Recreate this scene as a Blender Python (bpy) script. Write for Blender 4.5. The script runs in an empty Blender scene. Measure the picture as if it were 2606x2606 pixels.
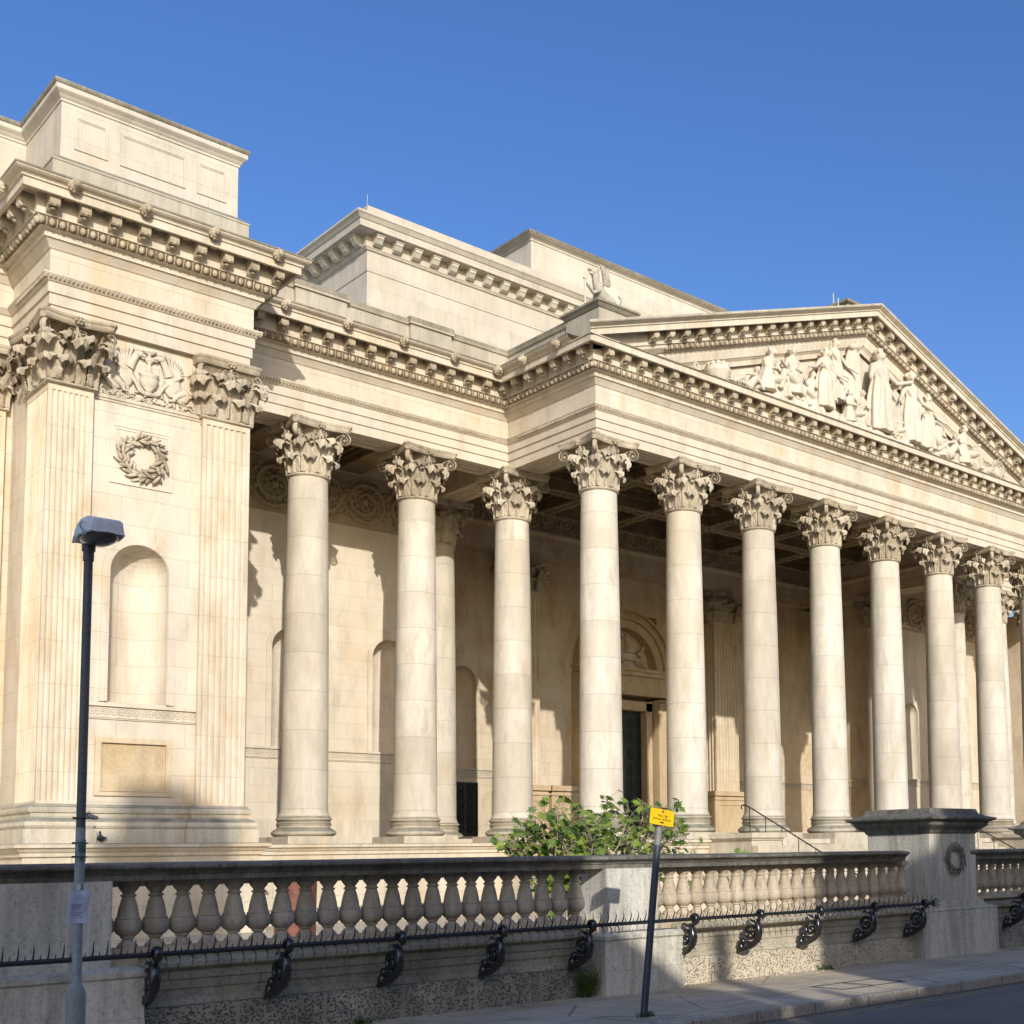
import bpy, math, random
from mathutils import Vector, Matrix
random.seed(7)
sc = bpy.context.scene
COL = sc.collection
PI = math.pi
sin, cos, rad = math.sin, math.cos, math.radians

# ------------------------------------------------------------------ mesh builder
class MB:
    def __init__(s): s.v = []; s.f = []
    def add(s, vs, fs):
        o = len(s.v); s.v += [tuple(p) for p in vs]; s.f += [tuple(i+o for i in f) for f in fs]
    def box(s, x0, x1, y0, y1, z0, z1):
        s.add([(x0,y0,z0),(x1,y0,z0),(x1,y1,z0),(x0,y1,z0),(x0,y0,z1),(x1,y0,z1),(x1,y1,z1),(x0,y1,z1)],
              [(0,3,2,1),(4,5,6,7),(0,1,5,4),(1,2,6,5),(2,3,7,6),(3,0,4,7)])
    def prism(s, poly, vec):
        n = len(poly); a = [Vector(p) for p in poly]; b = [p+Vector(vec) for p in a]
        s.add(a+b, [tuple(range(n-1,-1,-1)), tuple(range(n,2*n))]+[(i,(i+1)%n,n+(i+1)%n,n+i) for i in range(n)])
    def grid(s, rows, closed=False):
        n = len(rows[0]); vs = [p for r in rows for p in r]; fs = []
        for i in range(len(rows)-1):
            for j in range(n if closed else n-1):
                k = (j+1) % n
                fs.append((i*n+j, i*n+k, (i+1)*n+k, (i+1)*n+j))
        s.add(vs, fs)
    def sweep(s, prof, path, cap=True, close=False):
        P = [Vector((p[0],p[1])) for p in path]; n = len(P); M = []
        def nr(a, b):
            d = (b-a).normalized(); return Vector((d.y,-d.x))
        for i in range(n):
            if i == 0 and not close: M.append(nr(P[0],P[1]))
            elif i == n-1 and not close: M.append(nr(P[-2],P[-1]))
            else:
                a = nr(P[i-1],P[i]); b = nr(P[i],P[(i+1)%n]); M.append((a+b)/(1+a.dot(b)))
        idx = list(range(n))+([0] if close else [])
        rows = [[(P[i].x+M[i].x*e, P[i].y+M[i].y*e, z) for (e,z) in prof] for i in idx]
        s.grid(rows)
        if cap and not close:
            m = len(prof)
            s.add(rows[0], [tuple(range(m))]); s.add(rows[-1], [tuple(range(m-1,-1,-1))])
    def lathe(s, prof, c=(0,0), seg=32, a0=0, a1=2*PI, rmod=None):
        full = abs(a1-a0-2*PI) < 1e-6; k = seg if full else seg+1
        rows = []
        for r, z in prof:
            row = []
            for j in range(k):
                a = a0+(a1-a0)*j/seg
                rr = r*(rmod(a,z) if rmod else 1)
                row.append((c[0]+rr*cos(a), c[1]+rr*sin(a), z))
            rows.append(row)
        s.grid(rows, closed=full)
    def tube(s, pts, rads, seg=8, flat=None):
        P = [Vector(p) for p in pts]; n = len(P)
        if not isinstance(rads, (list,tuple)): rads = [rads]*n
        rows = []; up = Vector(flat) if flat else None; prev = None
        for i in range(n):
            d = (P[min(i+1,n-1)]-P[max(i-1,0)])
            d = d.normalized() if d.length > 1e-9 else Vector((0,0,1))
            if up is not None: a = up
            else:
                a = prev if prev is not None else (Vector((0,0,1)) if abs(d.z) < .9 else Vector((1,0,0)))
            b = d.cross(a)
            if b.length < 1e-6: b = d.cross(Vector((1,.1,.2)))
            b.normalize(); a2 = b.cross(d).normalized(); prev = a2
            r = rads[i]; ra, rb = r if isinstance(r, tuple) else (r, r)
            rows.append([P[i]+a2*(ra*cos(t))+b*(rb*sin(t)) for t in [2*PI*k/seg for k in range(seg)]])
        s.grid(rows, closed=True)
        s.add(rows[0], [tuple(range(seg))]); s.add(rows[-1], [tuple(range(seg-1,-1,-1))])
    def ell(s, c, r, seg=10, rings=6, rot=None):
        if not isinstance(r,(tuple,list)): r = (r,r,r)
        vs = []; fs = []
        for i in range(1, rings):
            t = PI*i/rings
            for j in range(seg):
                a = 2*PI*j/seg; vs.append(Vector((r[0]*sin(t)*cos(a), r[1]*sin(t)*sin(a), r[2]*cos(t))))
        vs += [Vector((0,0,r[2])), Vector((0,0,-r[2]))]
        if rot is not None: vs = [rot@v for v in vs]
        vs = [v+Vector(c) for v in vs]
        for i in range(rings-2):
            for j in range(seg):
                k = (j+1) % seg; fs.append((i*seg+j,(i+1)*seg+j,(i+1)*seg+k,i*seg+k))
        T = len(vs)-2; L = (rings-2)*seg
        for j in range(seg):
            k = (j+1) % seg; fs.append((T,j,k)); fs.append((T+1,L+k,L+j))
        s.add(vs, fs)
    def merge(s, o, M=None):
        s.add([(M@Vector(v)) for v in o.v] if M is not None else o.v, o.f)
    def mesh(s, name):
        me = bpy.data.meshes.new(name); me.from_pydata([tuple(v) for v in s.v], [], s.f); me.update(); return me
    def build(s, name, mat, parent=None, smooth=False, angle=None, loc=None, remesh=None, bevel=None, fixn=True):
        me = s.mesh(name)
        if fixn:
            import bmesh
            bm = bmesh.new(); bm.from_mesh(me); bmesh.ops.recalc_face_normals(bm, faces=bm.faces); bm.to_mesh(me); bm.free()
        o = bpy.data.objects.new(name, me); COL.objects.link(o)
        if mat: me.materials.append(mat)
        if remesh or bevel:
            if bevel:
                m = o.modifiers.new('b','BEVEL'); m.width = bevel; m.segments = 2; m.limit_method = 'ANGLE'
            if remesh:
                m = o.modifiers.new('r','REMESH'); m.mode = 'VOXEL'; m.voxel_size = remesh; m.use_smooth_shade = True
                m = o.modifiers.new('s','SMOOTH'); m.iterations = 2; m.factor = .5
            dg = bpy.context.evaluated_depsgraph_get(); dg.update()
            me2 = bpy.data.meshes.new_from_object(o.evaluated_get(dg)); o.modifiers.clear(); o.data = me2; me2.name = name
            if mat and not len(me2.materials): me2.materials.append(mat)
            me = me2
        if smooth:
            for p in me.polygons: p.use_smooth = True
            if angle:
                import bmesh
                bm = bmesh.new(); bm.from_mesh(me)
                for e in bm.edges:
                    if len(e.link_faces) == 2 and e.calc_face_angle(0) > rad(angle): e.smooth = False
                bm.to_mesh(me); bm.free()
        if loc is not None: o.location = loc
        if parent is not None:
            o.parent = parent
            if loc is None: o.location = -wloc(parent)
        return o

def wloc(o):
    l = Vector(o.location)
    while o.parent: o = o.parent; l += Vector(o.location)
    return l
def empty(name, loc=(0,0,0), parent=None):
    o = bpy.data.objects.new(name, None); COL.objects.link(o); o.location = loc
    o.empty_display_size = .2
    if parent is not None: o.parent = parent; o.location = Vector(loc)-wloc(parent)
    return o
def tag(o, label=None, cat=None, group=None, kind=None):
    if label: o['label'] = label
    if cat: o['category'] = cat
    if group: o['group'] = group
    if kind: o['kind'] = kind
    return o
def copy(o, parent=None, loc=None):
    c = o.copy(); COL.objects.link(c)
    if parent is not None: c.parent = parent
    if loc is not None: c.location = loc
    for ch in [x for x in o.children]: copy(ch, c)
    return c

# ------------------------------------------------------------------ materials
class NT:
    def __init__(s, name):
        s.m = bpy.data.materials.new(name); s.m.use_nodes = True; s.t = s.m.node_tree; s.t.nodes.clear()
        s.out = s.n('ShaderNodeOutputMaterial'); s.b = s.n('ShaderNodeBsdfPrincipled'); s.l(s.b.outputs[0], s.out.inputs[0])
        s.geo = s.n('ShaderNodeNewGeometry'); s.pos = s.geo.outputs['Position']
    def n(s, t, **k):
        x = s.t.nodes.new(t)
        for a, b in k.items(): setattr(x, a, b)
        return x
    def l(s, a, b): s.t.links.new(a, b)
    def val(s, inp, v):
        if hasattr(v, 'links') or isinstance(v, bpy.types.NodeSocket): s.l(v, inp)
        else: inp.default_value = v
    def math(s, op, a, b=0.0, c=0.0, clamp=False):
        x = s.n('ShaderNodeMath', operation=op, use_clamp=clamp)
        for i, v in enumerate((a, b, c)): s.val(x.inputs[i], v)
        return x.outputs[0]
    def mapp(s, vec, sc=(1,1,1), loc=(0,0,0)):
        x = s.n('ShaderNodeMapping'); s.l(vec, x.inputs[0]); x.inputs['Scale'].default_value = sc; x.inputs['Location'].default_value = loc; return x.outputs[0]
    def noise(s, vec, scale, detail=4, rough=.55, dist=0):
        x = s.n('ShaderNodeTexNoise'); s.l(vec, x.inputs['Vector']); x.inputs['Scale'].default_value = scale
        x.inputs['Detail'].default_value = detail; x.inputs['Roughness'].default_value = rough; x.inputs['Distortion'].default_value = dist
        return x.outputs['Fac']
    def ramp(s, f, stops):
        x = s.n('ShaderNodeValToRGB'); s.l(f, x.inputs[0]); e = x.color_ramp.elements
        while len(e) < len(stops): e.new(.5)
        for i, (p, c) in enumerate(stops):
            e[i].position = p; e[i].color = (c if len(c) == 4 else (*c, 1)) if isinstance(c, (tuple,list)) else (c,c,c,1)
        return x.outputs[0]
    def mix(s, f, a, b, mode='MIX'):
        x = s.n('ShaderNodeMix', data_type='RGBA', blend_type=mode); s.val(x.inputs[0], f)
        for i, v in ((6, a), (7, b)):
            if isinstance(v, tuple): x.inputs[i].default_value = (*v, 1) if len(v) == 3 else v
            else: s.l(v, x.inputs[i])
        return x.outputs[2]
    def bump(s, h, strength, dist=.02, prev=None):
        x = s.n('ShaderNodeBump'); s.val(x.inputs['Strength'], strength); x.inputs['Distance'].default_value = dist; s.l(h, x.inputs['Height'])
        if prev is not None: s.l(prev, x.inputs['Normal'])
        return x.outputs[0]
    def fin(s, col, rough=.85, normal=None, metal=0, spec=.25):
        s.val(s.b.inputs['Base Color'], (*col, 1) if isinstance(col, tuple) else col); s.val(s.b.inputs['Roughness'], rough)
        s.b.inputs['Metallic'].default_value = metal
        s.b.inputs['Specular IOR Level'].default_value = spec
        if normal is not None: s.l(normal, s.b.inputs['Normal'])
        return s.m

def stone(name, a, b, joints=None, drum=0, ochre=.0, grime=.0, topgrime=.0, fine=.12, och=(.50,.33,.16), grey=(.20,.19,.16), bumpy=.25, rowvar=.08, lichen=0.0, streak=.0):
    t = NT(name); p = t.pos
    n1 = t.noise(p, .45, 5, .6); n2 = t.noise(t.mapp(p, (1,1,.35)), 2.2, 6, .65); n3 = t.noise(p, 28, 4, .7)
    col = t.mix(t.ramp(n1, [(.32,0),(.68,1)]), a, b)
    if joints:
        w, h, mort, dark = joints
        sx = t.n('ShaderNodeSeparateXYZ'); t.l(p, sx.inputs[0])
        cx = t.n('ShaderNodeCombineXYZ'); t.l(t.math('ADD', sx.outputs[0], sx.outputs[1]), cx.inputs[0]); t.l(sx.outputs[2], cx.inputs[1])
        br = t.n('ShaderNodeTexBrick'); t.l(cx.outputs[0], br.inputs['Vector']); br.offset = .5
        br.inputs['Color1'].default_value = (0,0,0,1); br.inputs['Color2'].default_value = (1,1,1,1); br.inputs['Mortar'].default_value = (.5,.5,.5,1)
        br.inputs['Scale'].default_value = 1; br.inputs['Mortar Size'].default_value = mort; br.inputs['Mortar Smooth'].default_value = .2
        br.inputs['Brick Width'].default_value = w; br.inputs['Row Height'].default_value = h; br.inputs['Bias'].default_value = 0
        col = t.mix(t.math('MULTIPLY', br.outputs['Color'], rowvar*3), col, (a[0]*.78, a[1]*.72, a[2]*.62))
    if drum:
        sz = t.n('ShaderNodeSeparateXYZ'); t.l(p, sz.inputs[0]); oj = t.n('ShaderNodeObjectInfo'); cv = t.n('ShaderNodeCombineXYZ')
        t.l(t.math('FLOOR', t.math('DIVIDE', sz.outputs[2], 1.04)), cv.inputs[0]); t.l(t.math('MULTIPLY', oj.outputs['Random'], 97.0), cv.inputs[1])
        wn = t.n('ShaderNodeTexWhiteNoise'); t.l(cv.outputs[0], wn.inputs['Vector'])
        col = t.mix(1.0, col, t.ramp(wn.outputs['Value'], [(0,(.90,.88,.84)),(.3,(.98,.97,.955)),(1,(1.05,1.05,1.04))]), 'MULTIPLY')
        ws = t.noise(t.mapp(p, (3.5,3.5,.9), (2,4,0)), 1.2, 5, .65)
        col = t.mix(t.math('MULTIPLY', t.ramp(ws, [(.52,0),(.70,1)]), t.math('MULTIPLY', wn.outputs['Value'], .8)), col, (.44,.35,.235))
    v = t.ramp(n2, [(.28,.80),(.5,1.0),(.75,1.07)])
    col = t.mix(1.0, col, v, 'MULTIPLY')
    if ochre:
        so = t.noise(t.mapp(p, (1,1,.45), (3,7,1)), .9, 6, .62, .6)
        col = t.mix(t.math('MULTIPLY', t.ramp(so, [(.50,0),(.68,1)]), ochre), col, och)
    if grime:
        sg = t.noise(t.mapp(p, (2.2,2.2,.35), (1,5,2)), 1.1, 6, .68, .3)
        col = t.mix(t.math('MULTIPLY', t.ramp(sg, [(.45,0),(.68,1)]), grime), col, grey)
    if streak:
        sg = t.noise(t.mapp(p, (7,7,.5)), 1.4, 5, .7)
        col = t.mix(t.math('MULTIPLY', t.ramp(sg, [(.46,0),(.64,1)]), streak), col, grey)
    if topgrime:   # lichen and soot lie on faces that look up
        nz = t.n('ShaderNodeSeparateXYZ'); t.l(t.geo.outputs['True Normal'], nz.inputs[0])
        f = t.math('MULTIPLY', t.ramp(nz.outputs[2], [(.15,0),(.6,1)]), t.ramp(t.noise(p, 2.5, 6, .7), [(.3,.5),(.6,1)]))
        col = t.mix(t.math('MULTIPLY', f, topgrime), col, (.16,.155,.12))
    if lichen:
        vo = t.noise(p, 9, 8, .75)
        col = t.mix(t.math('MULTIPLY', t.ramp(vo, [(.55,0),(.66,1)]), lichen), col, (.42,.40,.30))
    oi = t.n('ShaderNodeObjectInfo'); col = t.mix(1.0, col, t.ramp(oi.outputs['Random'], [(0,(.90,.885,.86)),(.5,(1,1,1)),(1,(1.03,1.02,.99))]), 'MULTIPLY')
    sp = t.ramp(n3, [(.30,1-fine*2.2),(.45,1),(.8,1+fine)])
    col = t.mix(1.0, col, sp, 'MULTIPLY')
    nm = t.bump(n3, bumpy, .012)
    nm = t.bump(n2, bumpy*.6, .03, nm)
    if joints:
        col = t.mix(t.math('MULTIPLY', br.outputs['Fac'], dark), col, (a[0]*.35, a[1]*.31, a[2]*.26))
        nm = t.bump(t.math('SUBTRACT', 1.0, br.outputs['Fac']), .5, .008, nm)
    return t.fin(col, .88, nm)

A1, B1 = (.60,.525,.42), (.665,.595,.49)
M = {}
M['ashlar'] = stone('ashlar_stone', A1, (.66,.575,.45), (1.25,.5,.006,.26), ochre=.25, rowvar=.06, fine=.05)
M['wall_warm'] = stone('pavilion_stone', (.60,.52,.40), (.665,.59,.475), (1.5,.62,.006,.4), ochre=.62, och=(.56,.39,.21), rowvar=.05, fine=.05)
M['drum'] = stone('column_stone', (.58,.52,.425), (.67,.61,.51), (60,1.04,.008,.45), ochre=.55, och=(.48,.39,.26), grime=.45, grey=(.42,.385,.31), rowvar=.0, fine=.05, drum=1)
M['trim'] = stone('moulded_stone', (.58,.50,.385), (.66,.585,.465), ochre=.35, topgrime=.8, grime=.35, streak=.25, grey=(.34,.30,.22), fine=.08)
M['arch'] = stone('architrave_stone', (.62,.545,.43), B1, (2.4,60,.006,.35), ochre=.34, streak=.10, grey=(.40,.36,.28), rowvar=.05, topgrime=.6, fine=.05)
M['carved'] = stone('carved_stone', (.36,.28,.18), (.48,.385,.26), ochre=.3, grime=.35, grey=(.30,.265,.20), bumpy=.5)
M['cap'] = stone('capital_stone', (.42,.35,.25), (.56,.485,.37), ochre=.25, grime=.65, grey=(.17,.135,.085), bumpy=.8)
M['pil'] = stone('fluted_stone', (.61,.52,.39), (.68,.595,.465), (60,.93,.007,.35), ochre=.62, grime=.4, grey=(.40,.32,.20), rowvar=.07, fine=.06)
M['base'] = stone('weathered_base_stone', (.55,.475,.355), (.62,.55,.43), ochre=.4, grime=.55, grey=(.27,.25,.19), topgrime=.9, bumpy=.4)
M['attic'] = stone('attic_stone', (.57,.515,.425), (.65,.595,.50), (1.9,.66,.006,.3), ochre=.2, rowvar=.10, streak=.16, grime=.22, grey=(.40,.37,.30), topgrime=.9, fine=.04)
M['greyst'] = stone('grey_weathered_stone', (.44,.395,.31), (.54,.49,.395), (1.4,60,.006,.35), grime=.45, streak=.22, grey=(.26,.235,.17), topgrime=.95, rowvar=.08, fine=.08)
M['soot'] = stone('sooty_coping_stone', (.22,.195,.145), (.36,.325,.25), grime=.5, streak=.4, grey=(.12,.11,.08), lichen=.25, fine=.15, bumpy=.6)
M['statue'] = stone('statue_stone', (.57,.505,.40), (.67,.60,.49), ochre=.2, grime=.42, grey=(.38,.35,.28), topgrime=.25, fine=.06, bumpy=.3)
M['griff'] = stone('dark_statue_stone', (.36,.325,.26), (.46,.42,.34), grime=.5, grey=(.20,.18,.14))
M['inner'] = stone('portico_stone', (.57,.47,.335), (.64,.54,.40), (1.25,.5,.006,.3), ochre=.55, och=(.40,.25,.11), rowvar=.08)
M['coffer'] = stone('coffer_stone', (.15,.105,.06), (.25,.18,.105), ochre=.3, grime=.4, grey=(.16,.13,.09), bumpy=.7)  # dark tone puts cornice recess shade into the colour, along with grime
M['amber'] = stone('amber_door_stone', (.50,.375,.225), (.57,.44,.285), ochre=.45, och=(.42,.28,.13))
# street wall stones; sun and shade are partly set in the bay colours
M['rail'] = stone('sooty_rail_stone', (.17,.16,.135), (.33,.305,.25), (1.6,60,.006,.5), grime=.6, streak=.5, grey=(.06,.058,.05), lichen=.35, fine=.25, bumpy=.6, rowvar=.2)
M['balu'] = stone('baluster_stone', (.50,.40,.28), (.62,.52,.38), grime=.35, streak=.3, grey=(.16,.135,.11), lichen=.12, fine=.15, bumpy=.4)
M['dado'] = stone('pier_stone', (.60,.555,.455), (.73,.68,.57), grime=.65, streak=.45, grey=(.24,.23,.185), lichen=.4, fine=.18, bumpy=.6)
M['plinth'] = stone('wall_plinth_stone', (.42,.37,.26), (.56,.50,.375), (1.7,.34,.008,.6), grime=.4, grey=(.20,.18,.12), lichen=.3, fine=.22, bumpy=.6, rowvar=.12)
M['sooty'] = stone('sooty_shaded_wall_stone', (.25,.235,.17), (.42,.39,.30), (1.7,.34,.008,.6), grime=.65, grey=(.085,.08,.06), lichen=.5, fine=.25, bumpy=.6, rowvar=.12)  # darker copy of the wall stone: soot plus the shade of the unlit bays
M['balud'] = stone('sooty_shaded_baluster_stone', (.38,.325,.25), (.52,.455,.36), grime=.55, streak=.35, grey=(.13,.115,.09), lichen=.12, fine=.12, bumpy=.4)  # darker baluster copy: soot and street shade together in the colour
M['kerb'] = stone('kerb_granite', (.36,.32,.25), (.46,.41,.33), (.9,60,.012,.7), grime=.3, fine=.3, bumpy=.5)
def vermiculated(name, a, b, pit, amt, thr):
    t = NT(name); p = t.pos
    v = t.n('ShaderNodeTexVoronoi'); v.feature = 'F1'; t.l(t.mapp(p,(1,1,1.2)), v.inputs['Vector']); v.inputs['Scale'].default_value = 38; v.inputs['Randomness'].default_value = 1
    d = t.math('SUBTRACT', 1.0, t.ramp(v.outputs['Distance'], [(thr,0),(thr+.16,1)]))
    n = t.noise(p, 1.3, 6, .7); n2 = t.noise(p, 11, 5, .7)
    sx = t.n('ShaderNodeSeparateXYZ'); t.l(p, sx.inputs[0]); cx = t.n('ShaderNodeCombineXYZ'); t.l(sx.outputs[0], cx.inputs[0]); t.l(sx.outputs[2], cx.inputs[1])
    br = t.n('ShaderNodeTexBrick'); t.l(cx.outputs[0], br.inputs['Vector']); br.offset = 0; br.inputs['Scale'].default_value = 1; br.inputs['Mortar Size'].default_value = .02
    br.inputs['Brick Width'].default_value = .86; br.inputs['Row Height'].default_value = 5
    d = t.math('MULTIPLY', d, t.math('SUBTRACT', 1.0, br.outputs['Fac']))
    col = t.mix(t.ramp(n, [(.35,0),(.62,1)]), a, b)
    col = t.mix(t.math('MULTIPLY', d, amt), col, pit)
    col = t.mix(t.math('MULTIPLY', t.ramp(n2, [(.56,0),(.66,1)]), .5), col, (pit[0]*2.5,pit[1]*2.5,pit[2]*2.5))
    return t.fin(col, .95, t.bump(t.math('SUBTRACT', 1.0, d), .9, .02))
M['verm'] = vermiculated('pitted_stone', (.50,.43,.30), (.62,.54,.40), (.10,.085,.055), .85, .22)  # bright copy for the bay in sunlight
M['vermd'] = vermiculated('sooty_shaded_pitted_stone', (.20,.19,.145), (.42,.395,.315), (.06,.056,.045), .75, .30)  # dark copy for the shaded bays: their shade is in the colour, over soot
def asphalt(name, a, b, scale=90, patch=.5):
    t = NT(name); p = t.pos
    n = t.noise(p, scale, 3, .8); n1 = t.noise(p, patch, 5, .6)
    col = t.mix(t.ramp(n1, [(.35,0),(.65,1)]), a, b)
    col = t.mix(1.0, col, t.ramp(n, [(.3,.45),(.5,1.0),(.72,1.9)]), 'MULTIPLY')
    return t.fin(col, .9, t.bump(n, .6, .01), spec=.3)
M['road'] = asphalt('asphalt', (.15,.133,.112), (.20,.178,.15), 50, .7)
M['line'] = asphalt('faded_yellow_paint', (.34,.29,.15), (.20,.18,.13), 60, 6)
def paving():
    t = NT('paving_slabs'); p = t.pos
    br = t.n('ShaderNodeTexBrick'); t.l(p, br.inputs['Vector']); br.offset = .37
    br.inputs['Color1'].default_value = (.50,.415,.29,1); br.inputs['Color2'].default_value = (.58,.485,.345,1); br.inputs['Mortar'].default_value = (.13,.12,.10,1)
    br.inputs['Scale'].default_value = 1; br.inputs['Mortar Size'].default_value = .006; br.inputs['Brick Width'].default_value = .95; br.inputs['Row Height'].default_value = .62
    n = t.noise(p, 80, 3, .8); n1 = t.noise(p, 1.1, 6, .65)
    col = t.mix(1.0, br.outputs['Color'], t.ramp(n, [(.3,.72),(.5,1),(.75,1.25)]), 'MULTIPLY')
    col = t.mix(1.0, col, t.ramp(n1, [(.3,.72),(.6,1.05)]), 'MULTIPLY')
    w = t.n('ShaderNodeTexVoronoi'); w.feature = 'DISTANCE_TO_EDGE'; t.l(t.mapp(p,(.35,.6,1)), w.inputs['Vector']); w.inputs['Scale'].default_value = 1.3
    col = t.mix(t.ramp(w.outputs['Distance'], [(0,.7),(.008,0)]), col, (.06,.055,.05))
    return t.fin(col, .9, t.bump(n, .4, .006))
M['pave'] = paving()
def metal(name, a, rough=.5, metalv=.0, spk=.25, bumpv=.3, scale=40, spec=.5):
    t = NT(name); p = t.pos
    n = t.noise(p, scale, 4, .7); n1 = t.noise(t.mapp(p,(1,1,.4)), 5, 5, .6)
    col = t.mix(1.0, t.mix(0.0, a, a), t.ramp(n, [(.3,1-spk),(.6,1+spk)]), 'MULTIPLY')
    col = t.mix(1.0, col, t.ramp(n1, [(.3,.8),(.65,1.15)]), 'MULTIPLY')
    return t.fin(col, rough, t.bump(n, bumpv, .004), metalv, spec)
M['iron'] = metal('black_painted_iron', (.014,.014,.014), .22, 0, .5, .5, 55, .8)
M['lampgrey'] = metal('blue_grey_paint', (.72,.72,.69), .5, 0, .12, .15)
M['poledark'] = metal('dark_grey_pole_paint', (.11,.108,.10), .5, 0, .25, .2)
M['galv'] = metal('galvanised_steel', (.36,.37,.365), .5, .1, .22, .2, 25)
M['basegrn'] = metal('grey_green_paint', (.33,.35,.30), .6, 0, .15, .2)
M['signpost'] = metal('dark_post_paint', (.05,.055,.065), .42, 0, .3, .2)
M['yellow'] = metal('yellow_sign_face', (.95,.58,.012), .4, 0, .04, .05)
M['black'] = metal('black_print', (.02,.02,.02), .5, 0, .1, .1)
M['purple'] = metal('purple_print', (.28,.07,.20), .5, 0, .1, .1)
M['white'] = metal('white_plastic', (.72,.72,.74), .5, 0, .04, .1)
M['paper'] = metal('paper', (.70,.69,.76), .8, 0, .04, .3, 12)
M['ink'] = metal('printed_text_grey', (.22,.22,.30), .8, 0, .2, .1)
M['grnplate'] = metal('dull_green_plate', (.20,.30,.26), .5, 0, .1, .1)
M['rust'] = metal('rust_brown_metal', (.16,.052,.028), .6, .1, .35, .4, 12)
M['gilt'] = metal('gilt_lettering', (.62,.46,.20), .4, .3, .1, .1)
M['bronze'] = metal('dark_bronze_door', (.035,.036,.030), .4, .5, .3, .3)
M['lead'] = metal('pale_lead', (.42,.46,.44), .6, 0, .15, .2)
M['feather'] = metal('slate_feathers', (.045,.05,.062), .7, 0, .4, .4)
M['lens'] = NT('cloudy_lens').fin((.10,.095,.075), .12, None, 0, .9)
M['brick'] = stone('house_brick', (.30,.19,.12), (.38,.25,.16), (.22,.075,.010,.5), rowvar=.2)
M['bark'] = metal('pale_bark', (.36,.29,.20), .85, 0, .3, .5)
def leafmat(name, a, b, tr=.35):
    t = NT(name); oi = t.n('ShaderNodeNewGeometry'); p = t.pos
    n = t.noise(p, 6, 3, .6); r = oi.outputs['Random Per Island']
    col = t.mix(r, a, b); col = t.mix(1.0, col, t.ramp(n, [(.3,.7),(.7,1.3)]), 'MULTIPLY')
    t.fin(col, .42, None, 0, .5)
    tb = t.n('ShaderNodeBsdfTranslucent'); t.l(t.mix(1.0, col, (1.4,1.5,.6), 'MULTIPLY'), tb.inputs[0])
    mx = t.n('ShaderNodeMixShader'); mx.inputs[0].default_value = tr; t.l(t.b.outputs[0], mx.inputs[1]); t.l(tb.outputs[0], mx.inputs[2]); t.l(mx.outputs[0], t.out.inputs[0])
    return t.m
M['leaf'] = leafmat('fig_leaf', (.03,.085,.012), (.30,.38,.06))
M['weed'] = leafmat('weed_leaf', (.05,.09,.015), (.10,.14,.03))
def grassm():
    t = NT('forecourt_gravel'); p = t.pos
    col = t.mix(t.ramp(t.noise(p, .6, 5, .6), [(.4,0),(.6,1)]), (.46,.40,.30), (.52,.46,.36))
    return t.fin(t.mix(1.0, col, t.ramp(t.noise(p, 40, 3, .8), [(.3,.7),(.7,1.2)]), 'MULTIPLY'), .95)
M['gravel'] = grassm()

# ------------------------------------------------------------------ levels and plan
X0, Y0, SP = 22.53, 27.48, 3.3
YF, YW, YP = 26.98, 31.21, 28.75        # frieze faces: portico front, wings, pavilion
ZB, ZS, ZN, ZA, ZE = 2.40, 2.95, 12.08, 13.55, 16.25
XPL, XPR = 8.38, 12.90
XL, XR = X0-.5, 46.13
MX = 34.08
YWB = 35.75                             # back wall of the wings
YB = 40.3                               # back wall of the portico
XIL, XIR = 22.05, 46.35
mus = tag(empty('museum_building', (34, 30, 0)), 'cream stone museum with a long row of leafy capped columns and a carved pediment', 'building')
def part(mb, name, mat, parent=mus, **k): return mb.build(name, mat, parent, **k)

FOOT = [(1.0,31.31),(XPL,31.31),(XPL,YP),(XPR,YP),(XPR,YW),(XL,YW),(XL,YF),(XR,YF),(XR,YW),(55.26,YW),(55.26,YP),(60,YP)]

# entablature
ent = [(-1.05,15.1),(-1.05,13.55),(-.05,13.55),(-.05,13.81),(-.01,13.82),(-.01,14.06),(.03,14.07),(.03,14.30),(.06,14.31),(.10,14.36),(.15,14.42),(.16,14.43),(.16,14.47),(.02,14.48),(0,14.50)]
fr = [(0,14.50),(0,15.03),(.03,15.05),(.06,15.10),(.13,15.20),(.14,15.22)]
cor = [(.14,15.22),(.18,15.22),(.18,15.34),(.24,15.35),(.30,15.37),(.36,15.46),(.38,15.56),(.42,15.565),(.42,15.93)]
cor2 = [(.42,15.93),(.42,16.0),(.72,16.0),(.72,15.885),(.80,15.885),(.80,16.065),(.84,16.07),(.84,16.09)]
mb = MB(); mb.sweep(ent, FOOT); part(mb, 'architrave', M['arch'])
mb = MB(); mb.sweep(fr, FOOT, cap=False); part(mb, 'frieze', M['wall_warm'])

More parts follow.
